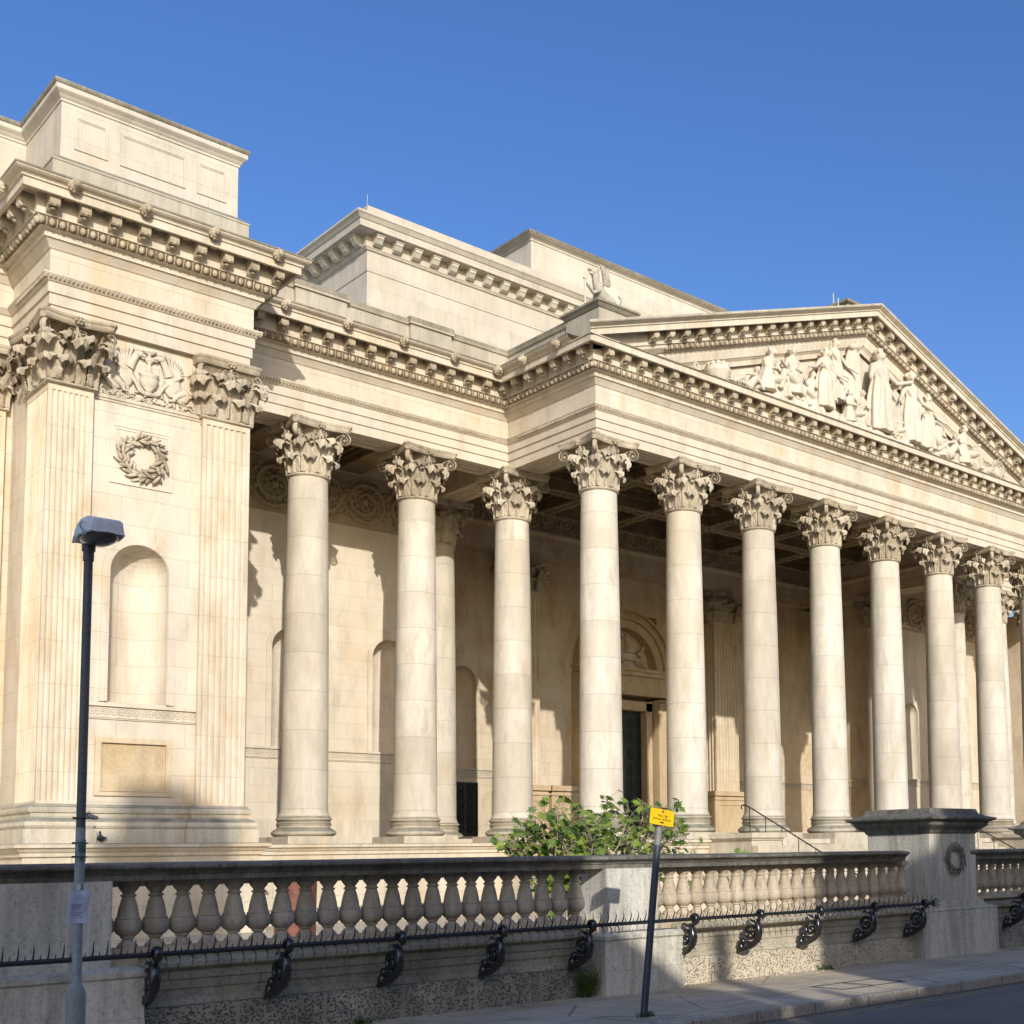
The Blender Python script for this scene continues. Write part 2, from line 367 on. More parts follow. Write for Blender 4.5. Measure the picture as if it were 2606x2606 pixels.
def place(P, d, n):
    P, d, n = Vector(P), Vector(d), Vector(n)
    return lambda u, e, z: (P.x+d.x*u+n.x*e, P.y+d.y*u+n.y*e, z)
def modillion(mb, f, u, w=.20, zt=15.995, shear=None):
    prof = [(.40,15.60),(.44,15.595),(.50,15.63),(.56,15.70),(.62,15.71),(.66,15.69),(.70,15.72),(.715,15.78),(.70,15.82),(.70,zt),(.40,zt)]
    sh = shear or (lambda u, z: z)
    a = [f(u-w/2, e, sh(u-w/2,z)) for e, z in prof]; b = [f(u+w/2, e, sh(u+w/2,z)) for e, z in prof]
    n = len(prof); mb.add(a+b, [tuple(range(n-1,-1,-1)), tuple(range(n,2*n))]+[(i,(i+1)%n,n+(i+1)%n,n+i) for i in range(n)])
    # fillet cap round the bracket
    for (u0,u1,e0,e1,z0,z1) in ((u-w/2-.025,u+w/2+.025,.40,.715,15.90,15.94),):
        vs = [f(uu,ee,sh(uu,zz)) for zz in (z0,z1) for uu,ee in ((u0,e0),(u1,e0),(u1,e1),(u0,e1))]
        mb.add(vs, [(0,3,2,1),(4,5,6,7),(0,1,5,4),(1,2,6,5),(2,3,7,6),(3,0,4,7)])
    mb.ell(f(u,.675,sh(u,15.715)), (.045,.045,.04), 8, 5); mb.ell(f(u,.56,sh(u,15.655)), (.07,.07,.03), 8, 4)
def eggrow(mb, f, u0, u1, sh=None, step=.207, e=.365, z=15.455):
    sh = sh or (lambda u, z: z); n = max(1, int(round((u1-u0)/step)))
    cofs.add([f(a,b,sh(a,c)) for b,c in ((.305,15.374),(.366,15.46),(.386,15.555)) for a in (u0-.05,u1+.05)],[(0,1,3,2),(2,3,5,4)])  # dark backing strip: shade between the eggs and dirt, both as colour
    for i in range(n+1):
        u = u0+(u1-u0)*i/n
        mb.ell(f(u,e,sh(u,z)), (.062,.062,.085), 8, 5)
        if i < n:
            um = u+(u1-u0)/n/2
            mb.tube([f(um,e+.03,sh(um,z+.09)), f(um,e+.0,sh(um,z-.09))], [.022,.008], 4)
cofs = MB()
def coffer(mb, f, u, w=.33, sh=None):
    sh = sh or (lambda u, z: z)
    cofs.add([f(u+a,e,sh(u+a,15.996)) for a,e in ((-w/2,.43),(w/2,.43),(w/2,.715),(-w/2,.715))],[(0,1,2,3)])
    c = f(u,.56,sh(u,15.98)); mb.ell(c, (.07,.07,.035), 8, 4)
    for k in range(4):
        a = k*PI/2+PI/4; mb.ell(f(u+.07*cos(a),.56+.07*sin(a),sh(u,15.98)), (.04,.04,.025), 6, 4)
    for (a0,a1,b0,b1) in ((-w/2,w/2,.46,.48),(-w/2,w/2,.65,.67),(-w/2,-w/2+.02,.48,.65),(w/2-.02,w/2,.48,.65)):
        vs = [f(u+uu,ee,sh(u+uu,zz)) for zz in (15.95,15.995) for uu,ee in ((a0,b0),(a1,b0),(a1,b1),(a0,b1))]
        mb.add(vs, [(0,3,2,1),(4,5,6,7),(0,1,5,4),(1,2,6,5),(2,3,7,6),(3,0,4,7)])
# segments: (P, dir, normal, first modillion, last, egg u0, egg u1)
segs = [((1.0,31.31),(1,0),(0,-1), .95, XPL-1.0-.65, .3, XPL-1.0-.35),
        ((XPL,31.31),(0,-1),(-1,0), .75, 2.69, .5, 2.56+.30),
        ((XPL,YP),(1,0),(0,-1), -.14, 4.85, -.30, 4.52+.33),
        ((XPR,YP),(0,1),(1,0), .3, 1.9, -.30, 2.1),
        ((XPR,YW),(1,0),(0,-1), 1.00, 8.60, .40, 8.74),
        ((XL,YW),(0,-1),(-1,0), .62, 4.37, .48, 4.53),
        ((XL,YF),(1,0),(0,-1), .02, 24.08, -.30, 24.40),
        ((XR,YF),(0,1),(1,0), .15, 3.7, -.30, 3.8),
        ((XR,YW),(1,0),(0,-1), .62, 8.4, .48, 8.6),
        ((55.26,YW),(0,-1),(-1,0), .75, 2.5, .5, 2.7),
        ((55.26,YP),(1,0),(0,-1), -.14, 4.5, -.3, 4.7)]
mb = MB(); mb.sweep(cor, FOOT, cap=False); mb.sweep(cor2, FOOT, cap=False)
top = [(.84,16.09),(.5,16.12),(-1.05,16.12),(-1.05,15.1)]
mb.sweep(top, FOOT, cap=False)
cornice = part(mb, 'cornice', M['trim'])
for P, d, n, m0, m1, e0, e1 in segs:
    mo = MB(); eg = MB()
    f = place(P, d, n); L = m1-m0; k = int(round(L/.62)); st = L/max(1,k)
    for i in range(k+1):
        modillion(mo, f, m0+st*i)
        if i < k: coffer(mo, f, m0+st*(i+.5))
    eggrow(eg, f, e0, e1)
    part(mo, 'modillion_row', M['cap'], cornice); part(eg, 'egg_moulding', M['cap'], cornice, smooth=True)
# carved leaf row on the architrave crown
mb = MB()
for P, d, n, m0, m1, e0, e1 in segs:
    mb = MB(); f = place(P, d, n); k = int((e1-e0)/.095)
    for i in range(k):
        u = e0+.2+(e1-e0-.3)*i/k
        a = [f(u-.03,.07,14.335),f(u+.03,.07,14.335),f(u+.03,.145,14.425),f(u-.03,.145,14.425),f(u,.15,14.36)]
        mb.add(a, [(0,1,4),(1,2,4),(2,3,4),(3,0,4)])
    part(mb, 'leaf_moulding', M['cap'])
# sima (gutter moulding) everywhere but the portico front
sim = [(.84,16.09),(.845,16.11),(.87,16.13),(.93,16.155),(.975,16.19),(.985,16.22),(1.0,16.225),(1.0,16.26),(-.9,16.30)]
for pth in (FOOT[:7], FOOT[7:]): mb = MB(); mb.sweep(sim, pth, cap=False); part(mb, 'gutter_moulding', M['trim'])

# lion heads along the gutter
def lion():
    m = MB()
    m.ell((0,-.05,0), (.13,.10,.135), 12, 8); m.ell((0,-.15,-.03), (.065,.07,.06), 8, 6); m.ell((0,-.19,-.05), (.04,.03,.03), 8, 5)
    for k in range(11):
        a = 2*PI*k/11; m.ell((.115*cos(a),-.02,.125*sin(a)), (.042,.05,.05), 6, 5)
    for s_ in (-1,1): m.ell((s_*.045,-.13,.035), (.022,.02,.018), 6, 4); m.ell((s_*.09,-.08,.10), (.035,.03,.035), 6, 4)
    m.ell((0,-.17,-.085),(.03,.03,.015),6,4)
    return m.mesh('lion_head')
lm = lion(); lm.materials.append(M['cap'])
for p in lm.polygons: p.use_smooth = True
def lionat(x, y, rz):
    o = bpy.data.objects.new('lion_head', lm); COL.objects.link(o); o.parent = mus
    o.location = Vector((x,y,16.15))-wloc(mus); o.rotation_euler = (0,0,rz)
for x in (8.55,10.02,11.55,13.08): lionat(x, YP-.90, 0)
for x in (14.45,16.2,17.9,19.55,21.0): lionat(x, YW-.92, 0)
for y in (27.55,29.1,30.3): lionat(XL-.92, y, -PI/2)
for y in (28.9,30.2): lionat(XPL-.92, y, -PI/2)
for x in (48.5,50.2,51.9): lionat(x, YW-.92, 0)

# parapets
mb = MB()
PAR = [(XPR-.3,YW),(XL,YW),(XL,YF+1.15)]
mb.sweep([(-.02,16.2),(-.02,17.10),(.03,17.12),(.06,17.18),(.06,17.26),(-.55,17.28),(-.55,16.2)], PAR)
for x0, x1 in ((15.1,16.6),(18.6,19.95)): mb.box(x0,x1,YW-.10,YW+.3,16.2,17.13); mb.box(x0-.06,x1+.06,YW-.16,YW+.3,17.13,17.32)
part(mb, 'parapet', M['greyst']); mb = MB()
mb.sweep([(-.02,16.2),(-.02,17.10),(.06,17.18),(.06,17.26),(-.55,17.28),(-.55,16.2)], [(XR,YF+.9),(XR,YW),(55.5,YW)])
part(mb, 'parapet', M['greyst']); mb = MB()
mb.box(XL-.06,XL+1.25,YF-.25,YF+1.25,16.28,17.22); part(mb, 'statue_pedestal', M['greyst'])
mb = MB(); mb.sweep([(.025,17.135),(.065,17.19),(.07,17.27),(-.56,17.29)], PAR); mb.sweep([(.0,17.335),(-.5,17.34)], PAR) if False else None
for x0, x1 in ((15.1,16.6),(18.6,19.95)): mb.box(x0-.07,x1+.07,YW-.17,YW+.31,17.20,17.33)
part(mb, 'parapet_coping', M['soot'])
mb = MB(); mb.sweep([(0,17.22),(.04,17.25),(.10,17.34),(.14,17.36),(.14,17.42),(-.3,17.50)], [(XL+1.25,YF+1.25),(XL-.06,YF+1.25),(XL-.06,YF-.25),(XL+1.25,YF-.25)], close=True)
mb.box(XL,XL+1.2,YF-.2,YF+1.2,17.3,17.495); part(mb, 'statue_pedestal', M['soot'])

# pavilion attic
AX = XPL+.20; AY = YP+.24
AT = [(1.0,31.45),(AX,31.45),(AX,AY),(12.56,AY),(12.56,37)]
mb = MB(); mb.sweep([(0,16.25),(0,18.58),(.03,18.60),(.03,18.64),(.07,18.68),(-1,18.68)], AT)
AT2 = AT
mb.sweep([(.04,18.66),(.08,18.72),(.15,18.78),(.165,18.80),(.165,18.90),(-2,18.91)], AT2)
sb = MB(); sb.sweep([(.15,18.901),(.18,18.905),(.20,18.93),(.215,18.97),(.205,19.0),(-2,19.08)], AT2); part(sb, 'attic_coping', M['soot'])
for (x0,x1) in ((8.86,9.56),(9.83,11.30),(11.57,12.27)):
    pw = .055; y = AY
    z0, z1 = 17.58, 18.36
    for a in ((x0,x1,z1-pw,z1),(x0,x1,z0,z0+pw),(x0,x0+pw,z0+pw,z1-pw),(x1-pw,x1,z0+pw,z1-pw)):
        mb.box(a[0],a[1],y-.028,y+.02,a[2],a[3])
    for a in ((x0+pw,x1-pw,z1-pw-.03,z1-pw),(x0+pw,x0+pw+.03,z0+pw,z1-pw-.03)):
        mb.box(a[0],a[1],y-.014,y+.02,a[2],a[3])
attic = part(mb, 'attic_storey', M['attic'])
mb = MB(); mb.sweep([(.20,16.25),(.20,17.10),(.22,17.11),(.22,17.15),(-.02,17.34)], [(AX,29.9),(AX,AY),(12.56,AY),(12.56,32)])
part(mb, 'attic_base', M['greyst'], attic)
# slab roofs so that no light leaks in
mb = MB()
mb.box(1,XPR-1,29.9,46,15.9,16.2); mb.box(XPR-1.5,XL+1,YW+.9,46,15.95,16.19); mb.box(XL+.9,XR-.9,YF+.9,46,16.45,16.6)
mb.box(XR-1.5,56,YW+.9,46,15.95,16.19); mb.box(1.0,8.45,32,46,18.7,19.0)
part(mb, 'flat_roof', M['lead'])

# ------------------------------------------------------------------ upper hall behind
mb = MB(); XU, YU = 22.1, 40.0
UP = [(XU,58),(XU,YU),(46.1,YU),(46.1,58)]
mb.sweep([(0,16),(0,22.93),(-.03,22.94),(-.03,22.99),(0,23.0),(0,23.74),(.06,23.77),(.10,23.84),(.12,23.85)], UP)
mb.sweep([(.12,23.85),(.12,24.28),(.62,24.28),(.62,24.52),(.66,24.54),(.75,24.66),(.80,24.70),(.80,24.78),(.05,24.82),(.0,24.84),(.0,25.46),(-3,25.5)], UP, cap=False)
hall = part(mb, 'upper_hall', M['attic'])
mb = MB()
for P, d, n, L in (((XU,YU),(1,0),(0,-1),24),((XU,58),(0,-1),(-1,0),18)):
    f = place(P, d, n); k = int(L/.785)
    for i in range(k+1):
        u = .28+.785*i if d[0] else L-.28-.785*i; mb = MB()
        pr = [(.10,23.93),(.2,23.90),(.33,23.96),(.42,24.08),(.47,24.12),(.47,24.275),(.10,24.275)]
        a = [f(u-.14,e,z) for e,z in pr]; b = [f(u+.14,e,z) for e,z in pr]; m = len(pr)
        mb.add(a+b, [tuple(range(m-1,-1,-1)), tuple(range(m,2*m))]+[(j,(j+1)%m,m+(j+1)%m,m+j) for j in range(m)])
        vs = [f(uu,ee,zz) for zz in (24.20,24.277) for uu,ee in ((u-.17,.1),(u+.17,.1),(u+.17,.50),(u-.17,.50))]
        mb.add(vs, [(0,3,2,1),(4,5,6,7),(0,1,5,4),(1,2,6,5),(2,3,7,6),(3,0,4,7)]); part(mb, 'bracket', M['attic'], hall)
mb = MB()
U2 = [(30.55,58),(30.55,41.6),(60,41.6)]
mb.sweep([(0,25.3),(0,27.62),(.04,27.64),(.04,27.70),(.10,27.75),(.26,27.82),(.28,27.84),(-2,27.85)], U2)
sb = MB(); sb.sweep([(.2,27.841),(.30,27.85),(.31,27.95),(.18,28.03),(-6,28.1)], U2); part(sb, 'rooftop_coping', M['soot'], hall)
mb2 = part(mb, 'rooftop_block', M['attic'], hall)
mb = MB(); mb.tube([(22.15,40.1,25.4),(22.15,40.1,25.95)], .008, 5); part(mb, 'lightning_rod', M['lead'], hall)
# pedestal block on the apex of the pediment
mb = MB(); mb.box(33.2,34.96,26.82,28.05,20.0,20.80); part(mb, 'apex_block', M['greyst'])
mb = MB(); mb.sweep([(-.5,20.78),(.0,20.78),(.03,20.80),(.10,20.84),(.12,20.86),(.12,20.93),(.08,20.97),(-.5,21.0)], [(33.2,28.05),(33.2,26.82),(34.96,26.82),(34.96,28.05)], close=True); mb.box(33.6,34.6,27.2,27.7,20.9,21.01); part(mb, 'apex_block_cap', M['soot'])
mb = MB(); mb.tube([(33.15,27.4,20.9),(33.15,27.4,21.35)], .02, 5); part(mb, 'lightning_rod', M['lead'])
mb = MB(); mb.tube([(32.8,26.9,20.5),(32.8,26.9,20.9)], .02, 5); part(mb, 'lightning_rod', M['lead'])

mb = MB(); mb.sweep([(.845,16.068),(.852,16.075),(.85,16.10),(.3,16.17)], [(XL+.2,YF),(XR-.2,YF)]); part(mb, 'cornice_top_edge', M['soot'])
for pth in (FOOT[:7], FOOT[7:]): mb = MB(); mb.sweep([(.98,16.222),(1.006,16.226),(1.006,16.264),(-.5,16.31)], pth, cap=False); part(mb, 'gutter_edge', M['soot'])
# ------------------------------------------------------------------ pediment
SLP = .343
def rake(x, z): return z + SLP*(min(x, 2*MX-x)-(XL-1.0)) + .06
mb = MB()
pr = [(.0,14.75),(.03,14.90),(.10,14.98),(.13,15.0),(.18,15.22),(.18,15.34),(.24,15.35),(.36,15.46),(.38,15.56),(.42,15.565),(.42,16.0),(.72,16.0),(.72,15.885),(.80,15.885),(.80,16.065),(.84,16.07),(.845,16.11),(.87,16.13),(.93,16.155),(.975,16.19),(.985,16.22),(1.0,16.225),(1.0,16.26),(-1.0,16.29)]
rows = []
for xx in (0, 1, 2):
    r = []
    for e, z in pr:
        ee = max(e, -1)
        x = (XL-ee) if xx == 0 else (MX if xx == 1 else XR+ee)
        r.append((x, YF-ee, rake(x, z)))
    rows.append(r)
mb.grid(rows); rk = part(mb, 'raking_cornice', M['trim'])
mb = MB(); rows = []
for xx in (0, 1, 2):
    r = []
    for e, z in ((.95,16.17),(.985,16.185),(1.006,16.215),(1.008,16.27),(-1.0,16.30)):
        x = (XL-max(e,-1)) if xx == 0 else (MX if xx == 1 else XR+max(e,-1)); r.append((x, YF-e, rake(x, z)))
    rows.append(r)
mb.grid(rows); part(mb, 'raking_top_edge', M['greyst'], rk)
mo = MB(); eg = MB(); f = place((0,YF),(1,0),(0,-1))
x = XL+1.05; 
for side in (0,1):
    mo = MB(); eg = MB()
    g = f if side == 0 else place((2*MX,YF),(-1,0),(0,-1))
    for i in range(18):
        u = MX-.32-.625*i
        if u < XL+1.5: break
        modillion(mo, g, u, shear=rake)
        coffer(mo, g, u-.31, sh=rake)
    eggrow(eg, g, XL+2.4, MX-.1, sh=rake, step=.21)
    part(mo, 'modillion_row', M['cap'], rk); part(eg, 'egg_moulding', M['cap'], rk, smooth=True)
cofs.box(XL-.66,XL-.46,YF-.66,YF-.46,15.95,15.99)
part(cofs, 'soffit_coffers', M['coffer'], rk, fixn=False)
mb = MB(); mb.add([(XL+.5,YF+.12,16.0),(XR-.5,YF+.12,16.0),(MX,YF+.12,rake(MX,15.1))], [(0,1,2)])
mb.add([(XL,YF+.5,16.3),(XR,YF+.5,16.3),(MX,YF+.5,rake(MX,16.2)),(XL,44,16.3),(XR,44,16.3),(MX,44,rake(MX,16.2))], [(0,2,5,3),(1,4,5,2)])
tym = part(mb, 'tympanum', M['attic'])

# ------------------------------------------------------------------ Corinthian capital
def leafstrip(mb, P, n, h, w, curl=.07, base_out=.0, lean=.05):
    P = Vector(P); n = Vector((n[0],n[1],0)).normalized(); t = Vector((-n.y,n.x,0)); N, K = 13, 8
    front = []; back = []
    for i in range(N+1):
        v = i/N
        if v < .72:
            q = v/.72; o = base_out+.015+lean*q*q; z = (h-curl)*q; nx = 1.0
            ww = w*(.80+.30*sin(PI*q*.85))
        else:
            q = (v-.72)/.28; a = q*rad(215); o = base_out+.015+lean+curl*(1-cos(a)); z = (h-curl)+curl*sin(a)
            ww = w*1.0*math.sqrt(max(.05,1-(q*.9)**2))
        ww *= (1+.26*abs(sin(v*PI*4.5))-.13) if v < .72 else 1
        rf = []; rb = []
        for j in range(K+1):
            u = -1+2*j/K
            rid = .026*cos(u*PI*3)*(1-.4*v)-.05*u*u+(.03 if j == K//2 else 0)
            dr = 0 if v < .6 else (v-.6)/.4
            pf = P+n*(o+rid*(1-dr*.5)-.05*dr*u*u)+t*(u*ww)+Vector((0,0,z-.02*abs(u)*h-.07*dr*u*u*h*1.5+.012*dr*cos(u*PI*4)))
            rf.append(pf); rb.append(pf-n*.022 if v < .72 else pf-n*(.022*cos((v-.72)/.28*rad(215)))-Vector((0,0,.022)))
        front.append(rf); back.append(rb)
    mb.grid(front); mb.grid(back)
    for a_, b_ in ((0,0),(K,K)):
        mb.grid([[r[a_] for r in front],[r[b_] for r in back]])
    mb.grid([front[-1], back[-1]])
def spiral(mb, c, g, k, r0, turns, start, wid, thick, sgn=1):
    # spiral in the plane (g, z) about c, thick along k
    g = Vector(g); pts = []; rr = []; n = 26
    for i in range(n+1):
        q = i/n; a = start+sgn*q*turns*2*PI; r = r0*(1-.82*q)
        pts.append(Vector(c)+g*(r*cos(a))+Vector((0,0,r*sin(a)))); rr.append((wid*(1-.35*q), thick*(1-.5*q)))
    mb.tube(pts, rr, 6, flat=k)
    mb.ell(c, (r0*.2,)*3, 6, 4)
    return pts[0]
def capital(square=False, a=.47):
    m = MB()
    if square:
        bell = [(-.09,.06),(-.10,.62),(-.07,.95),(.04,1.18),(.14,1.27)]
        rows = [[(sx*(a+o),sy*(a+o),z) for sx,sy in ((-1,-1),(1,-1),(1,1),(-1,1))] for o,z in bell]; m.grid(rows, closed=True)
        rows = [[(sx*(a+o),sy*(a+o),z) for sx,sy in ((-1,-1),(1,-1),(1,1),(-1,1))] for o,z in ((0,0),(.05,.02),(.06,.05),(.05,.08),(0,.09))]; m.grid(rows, closed=True)
        low = []; upp = []
        for nx, ny in ((0,-1),(-1,0),(0,1),(1,0)):
            tx, ty = -ny, nx
            for s_ in (-.5,.5): low.append((nx*a+tx*s_*a, ny*a+ty*s_*a, nx, ny))
            upp.append((nx*a, ny*a, nx, ny))
        for sx, sy in ((-1,-1),(1,-1),(1,1),(-1,1)): upp.append((sx*a*.97, sy*a*.97, sx, sy))
        for sx, sy in ((-1,-1),(1,-1),(1,1),(-1,1)): low.append((sx*a*.96, sy*a*.96, sx, sy))
        cr = a*1.414
    else:
        m.lathe([(.50,.04),(.41,.06),(.40,.62),(.44,.95),(.55,1.18),(.66,1.27),(0,1.27)], seg=24)
        m.lathe([(.50,-.02),(.56,.0),(.575,.03),(.56,.06),(.51,.08)], seg=28)
        low = [(.49*cos(PI/4*i), .49*sin(PI/4*i), cos(PI/4*i), sin(PI/4*i)) for i in range(8)]
        upp = [(.49*cos(PI/4*i+PI/8), .49*sin(PI/4*i+PI/8), cos(PI/4*i+PI/8), sin(PI/4*i+PI/8)) for i in range(8)]
        low = [(.49*cos(PI/4*i+PI/8), .49*sin(PI/4*i+PI/8), cos(PI/4*i+PI/8), sin(PI/4*i+PI/8)) for i in range(8)]
        upp = [(.49*cos(PI/4*i), .49*sin(PI/4*i), cos(PI/4*i), sin(PI/4*i)) for i in range(8)]
        cr = .50
    lw = .21 if not square else a*.50
    for x,y,nx,ny in low: leafstrip(m, (x,y,.08), (nx,ny), .50, lw*.92, .085, .02, .09)
    for x,y,nx,ny in upp: leafstrip(m, (x,y,.10), (nx,ny), .86, lw*.98, .11, .03, .15)
    for x,y,nx,ny in low: leafstrip(m, (x,y,.55), (nx,ny), .52, lw*.72, .09, .02, .17)
    for i in range(4):
        ph = PI/4+i*PI/2; g = (cos(ph), sin(ph), 0); k = (-sin(ph), cos(ph), 0)
        # corner volutes
        gv = .985 if not square else .89; c = Vector((g[0]*gv, g[1]*gv, 1.09))
        s0 = spiral(m, c, g, k, .175, 1.9, PI*.62, .062, .026, -1)
        st = Vector((g[0]*(cr-.02), g[1]*(cr-.02), .66))
        pts = []; rr = []
        for j in range(9):
            q = j/8; mid = Vector((g[0]*(cr+.10), g[1]*(cr+.10), 1.12))
            pts.append(st*(1-q)**2+mid*2*q*(1-q)+s0*q*q); rr.append((.035+.025*q, .028))
        m.tube(pts, rr, 6, flat=k)
        leafstrip(m, (g[0]*(cr+.02), g[1]*(cr+.02), .62), g[:2], .44, .13, .07, .06, .16)
        m.ell((g[0]*.93, g[1]*.93, 1.235), (.07,.07,.05), 6, 4)
        # inner helices and flower for each face
        fa = i*PI/2; n = Vector((cos(fa), sin(fa), 0)); t = Vector((-n.y, n.x, 0)); ro = .66 if not square else a+.17
        for s_ in (-1,1):
            c2 = n*ro+t*(s_*.115)+Vector((0,0,1.13)); s1 = spiral(m, c2, t*s_, n, .088, 1.6, PI*.9, .03, .016, -1)
            st2 = n*(ro-.16)+t*(s_*.26)+Vector((0,0,.66))
            m.tube([st2.lerp(s1, q/5)+n*(.03*sin(PI*q/5)) for q in range(6)], [(.04-.004*q,.026) for q in range(6)], 6, flat=n)
            leafstrip(m, n*(ro-.14)+t*(s_*.25)+Vector((0,0,.58)), n[:2], .34, .10, .05, .03, .08)
        fo = .78 if not square else max(.74, a+.27)
        m.ell(n*fo+Vector((0,0,1.36)), (.045,)*3, 6, 4)
        for q in range(6):
            aa = q*PI/3; m.ell(n*(fo-.01)+t*(.07*cos(aa))+Vector((0,0,1.36+.07*sin(aa))), (.036,)*3, 6, 4)
        m.tube([n*(ro-.08)+Vector((0,0,.72)), n*(ro+.02)+Vector((0,0,1.28))], [.02,.035], 6)
    # abacus with hollow sides
    R = 1.17 if not square else 1.06; mid = .70 if not square else max(.66, a+.19)
    def outline(s_):
        pts = []
        for i in range(4):
            a0 = PI/4+i*PI/2; a1 = a0+PI/2
            c0 = Vector((cos(a0),sin(a0)))*R*s_; c1 = Vector((cos(a1),sin(a1)))*R*s_
            t0 = Vector((-sin(a0),cos(a0)))*.055; t1 = Vector((sin(a1),-cos(a1)))*.055
            A = c0+t0; B = c1+t1; nn = ((c0+c1)/2).normalized(); dep = ((c0+c1)/2).length-mid*s_
            for j in range(9):
                q = j/8; p = A.lerp(B, q)-nn*(dep*4*q*(1-q)*(1-.15*(1-4*q*(1-q)))); pts.append(p)
        return pts
    rows = [[(p.x,p.y,z) for p in outline(s_)] for s_, z in ((.93,1.265),(.95,1.275),(.965,1.35),(.975,1.375),(.965,1.385),(.985,1.40),(1.0,1.43),(1.0,1.468))]
    m.grid(rows, closed=True); m.add(rows[-1], [tuple(range(36))]); m.add(rows[0], [tuple(range(36))])
    return m
def seal(m, name, mat, smooth=True):
    o = m.build(name, mat, None, smooth=smooth, angle=50); o.data.name = name; me = o.data; bpy.data.objects.remove(o); return me
me_cap = seal(capital(False), 'capital', M['cap'])
# shaft with entasis, base
m = MB(); H = ZN-ZS; prof = [(.66,0),(.64,.02),(.625,.06),(.61,.12)]
for i in range(1,15):
    q = i/14; prof.append((.605-(.605-.515)*(q**1.7), .12+(H-.12)*q))
prof[-1] = (.515,H)
m.lathe(prof, seg=40); me_shaft = seal(m, 'column', M['drum'])
def torus_prof(r, z0, z1, bulge, n=6): return [(r+bulge*sin(PI*i/n), z0+(z1-z0)*i/n) for i in range(n+1)]
m = MB()
m.lathe([(.78,0)]+torus_prof(.74,.0,.19,.09)+[(.72,.20),(.70,.21)]+[(.70-.035*sin(PI*i/5),.21+.10*i/5) for i in range(6)]+[(.71,.33)]+torus_prof(.67,.34,.38,.02,3)+[(.66,.39),(.68,.41)]+torus_prof(.66,.41,.52,.055)+[(.655,.53),(.655,.555)], seg=40)
m.box(-.86,.86,-.86,.86,-.20,.0)
me_base = seal(m, 'column_base', M['base'])
def column(x, y, dz=0):
    o = bpy.data.objects.new('column', me_shaft); COL.objects.link(o); o.parent = mus; o.location = Vector((x,y,ZS))-wloc(mus)
    b = bpy.data.objects.new('column_base', me_base); COL.objects.link(b); b.parent = o; b.location = (0,0,ZB-ZS)
    c = bpy.data.objects.new('capital', me_cap); COL.objects.link(c); c.parent = o; c.location = (0,0,ZN-ZS); return o
for i in range(8): column(X0+SP*i, Y0)
for x in (X0, X0-3.353, X0-6.706): column(x, 31.71)
for x in (46.0, 49.35, 52.7): column(x, 31.71)
column(X0, 35.9); column(46.0, 35.9)

# ------------------------------------------------------------------ pilasters (square fluted piers)
def fluted(m, cx, cy, h, z0, z1, nf=7, hy=None):
    pts = []; hy = hy or h
    cor_ = [(-h,-hy),(h,-hy),(h,hy),(-h,hy)]
    for i in range(4):
        A = Vector(cor_[i]); B = Vector(cor_[(i+1)%4]); d = (B-A).normalized(); inn = Vector((-d.y,d.x)); L = (B-A).length
        mar = .07; nk = max(1, int(round(nf*L/(2*h)))); p = (L-2*mar)/nk
        pts.append(A)
        for k in range(nk):
            c = A+d*(mar+p*(k+.5)); r = p*.40
            for q in range(5): 
                a = PI*q/4; pts.append(c-d*(r*cos(a))+inn*(r*.8*sin(a)))
    n = len(pts); rows = [[(cx+p.x,cy+p.y,z) for p in pts] for z in (z0+.1,z1-.12)]
    m.grid(rows, closed=True)
    s = h
    m.box(cx-s,cx+s,cy-hy,cy+hy,z0-.3,z0+.1); m.box(cx-s+.001,cx+s-.001,cy-hy+.001,cy+hy-.001,z1-.12,z1+.05)
    # rounded flute ends
    for i in range(4):
        A = Vector(cor_[i]); B = Vector(cor_[(i+1)%4]); d = (B-A).normalized(); L = (B-A).length; p = (L-.14)/nf
me_pcap = {}
def pilaster(cx, cy, h, z0=3.0, mat='pil', hy=None):
    m = MB(); fluted(m, cx, cy, h, z0, ZN, 7, hy)
    o = part(m, 'pilaster', M[mat])
    if h not in me_pcap: me_pcap[h] = seal(capital(True, h), 'capital', M['cap'])
    c = bpy.data.objects.new('capital', me_pcap[h]); COL.objects.link(c); c.parent = o; c.location = (cx,cy,ZN)
    if hy: c.scale = (1, hy/h, 1)
    return o
pilaster(XPL+.05+.46, YP+.03+.72, .46, hy=.72)
pilaster(12.87-.56, YP+.03+.56, .56)
pilaster(7.86, 31.36+.46, .46)
pilaster(28.72, 39.62+.72, .72, mat='inner'); pilaster(39.75, 39.62+.72, .72, mat='inner')
pilaster(46.9, 36.5, .46, mat='inner'); pilaster(21.55, 36.3, .46, mat='inner')
pilaster(55.26+.52, YP+.5, .46)
m = MB(); m.box(55.35,60,YP+.2,40,2.2,13.6); m.box(55.4,60,YP+.2,38,16.2,18.9); part(m, 'far_pavilion', M['wall_warm'])

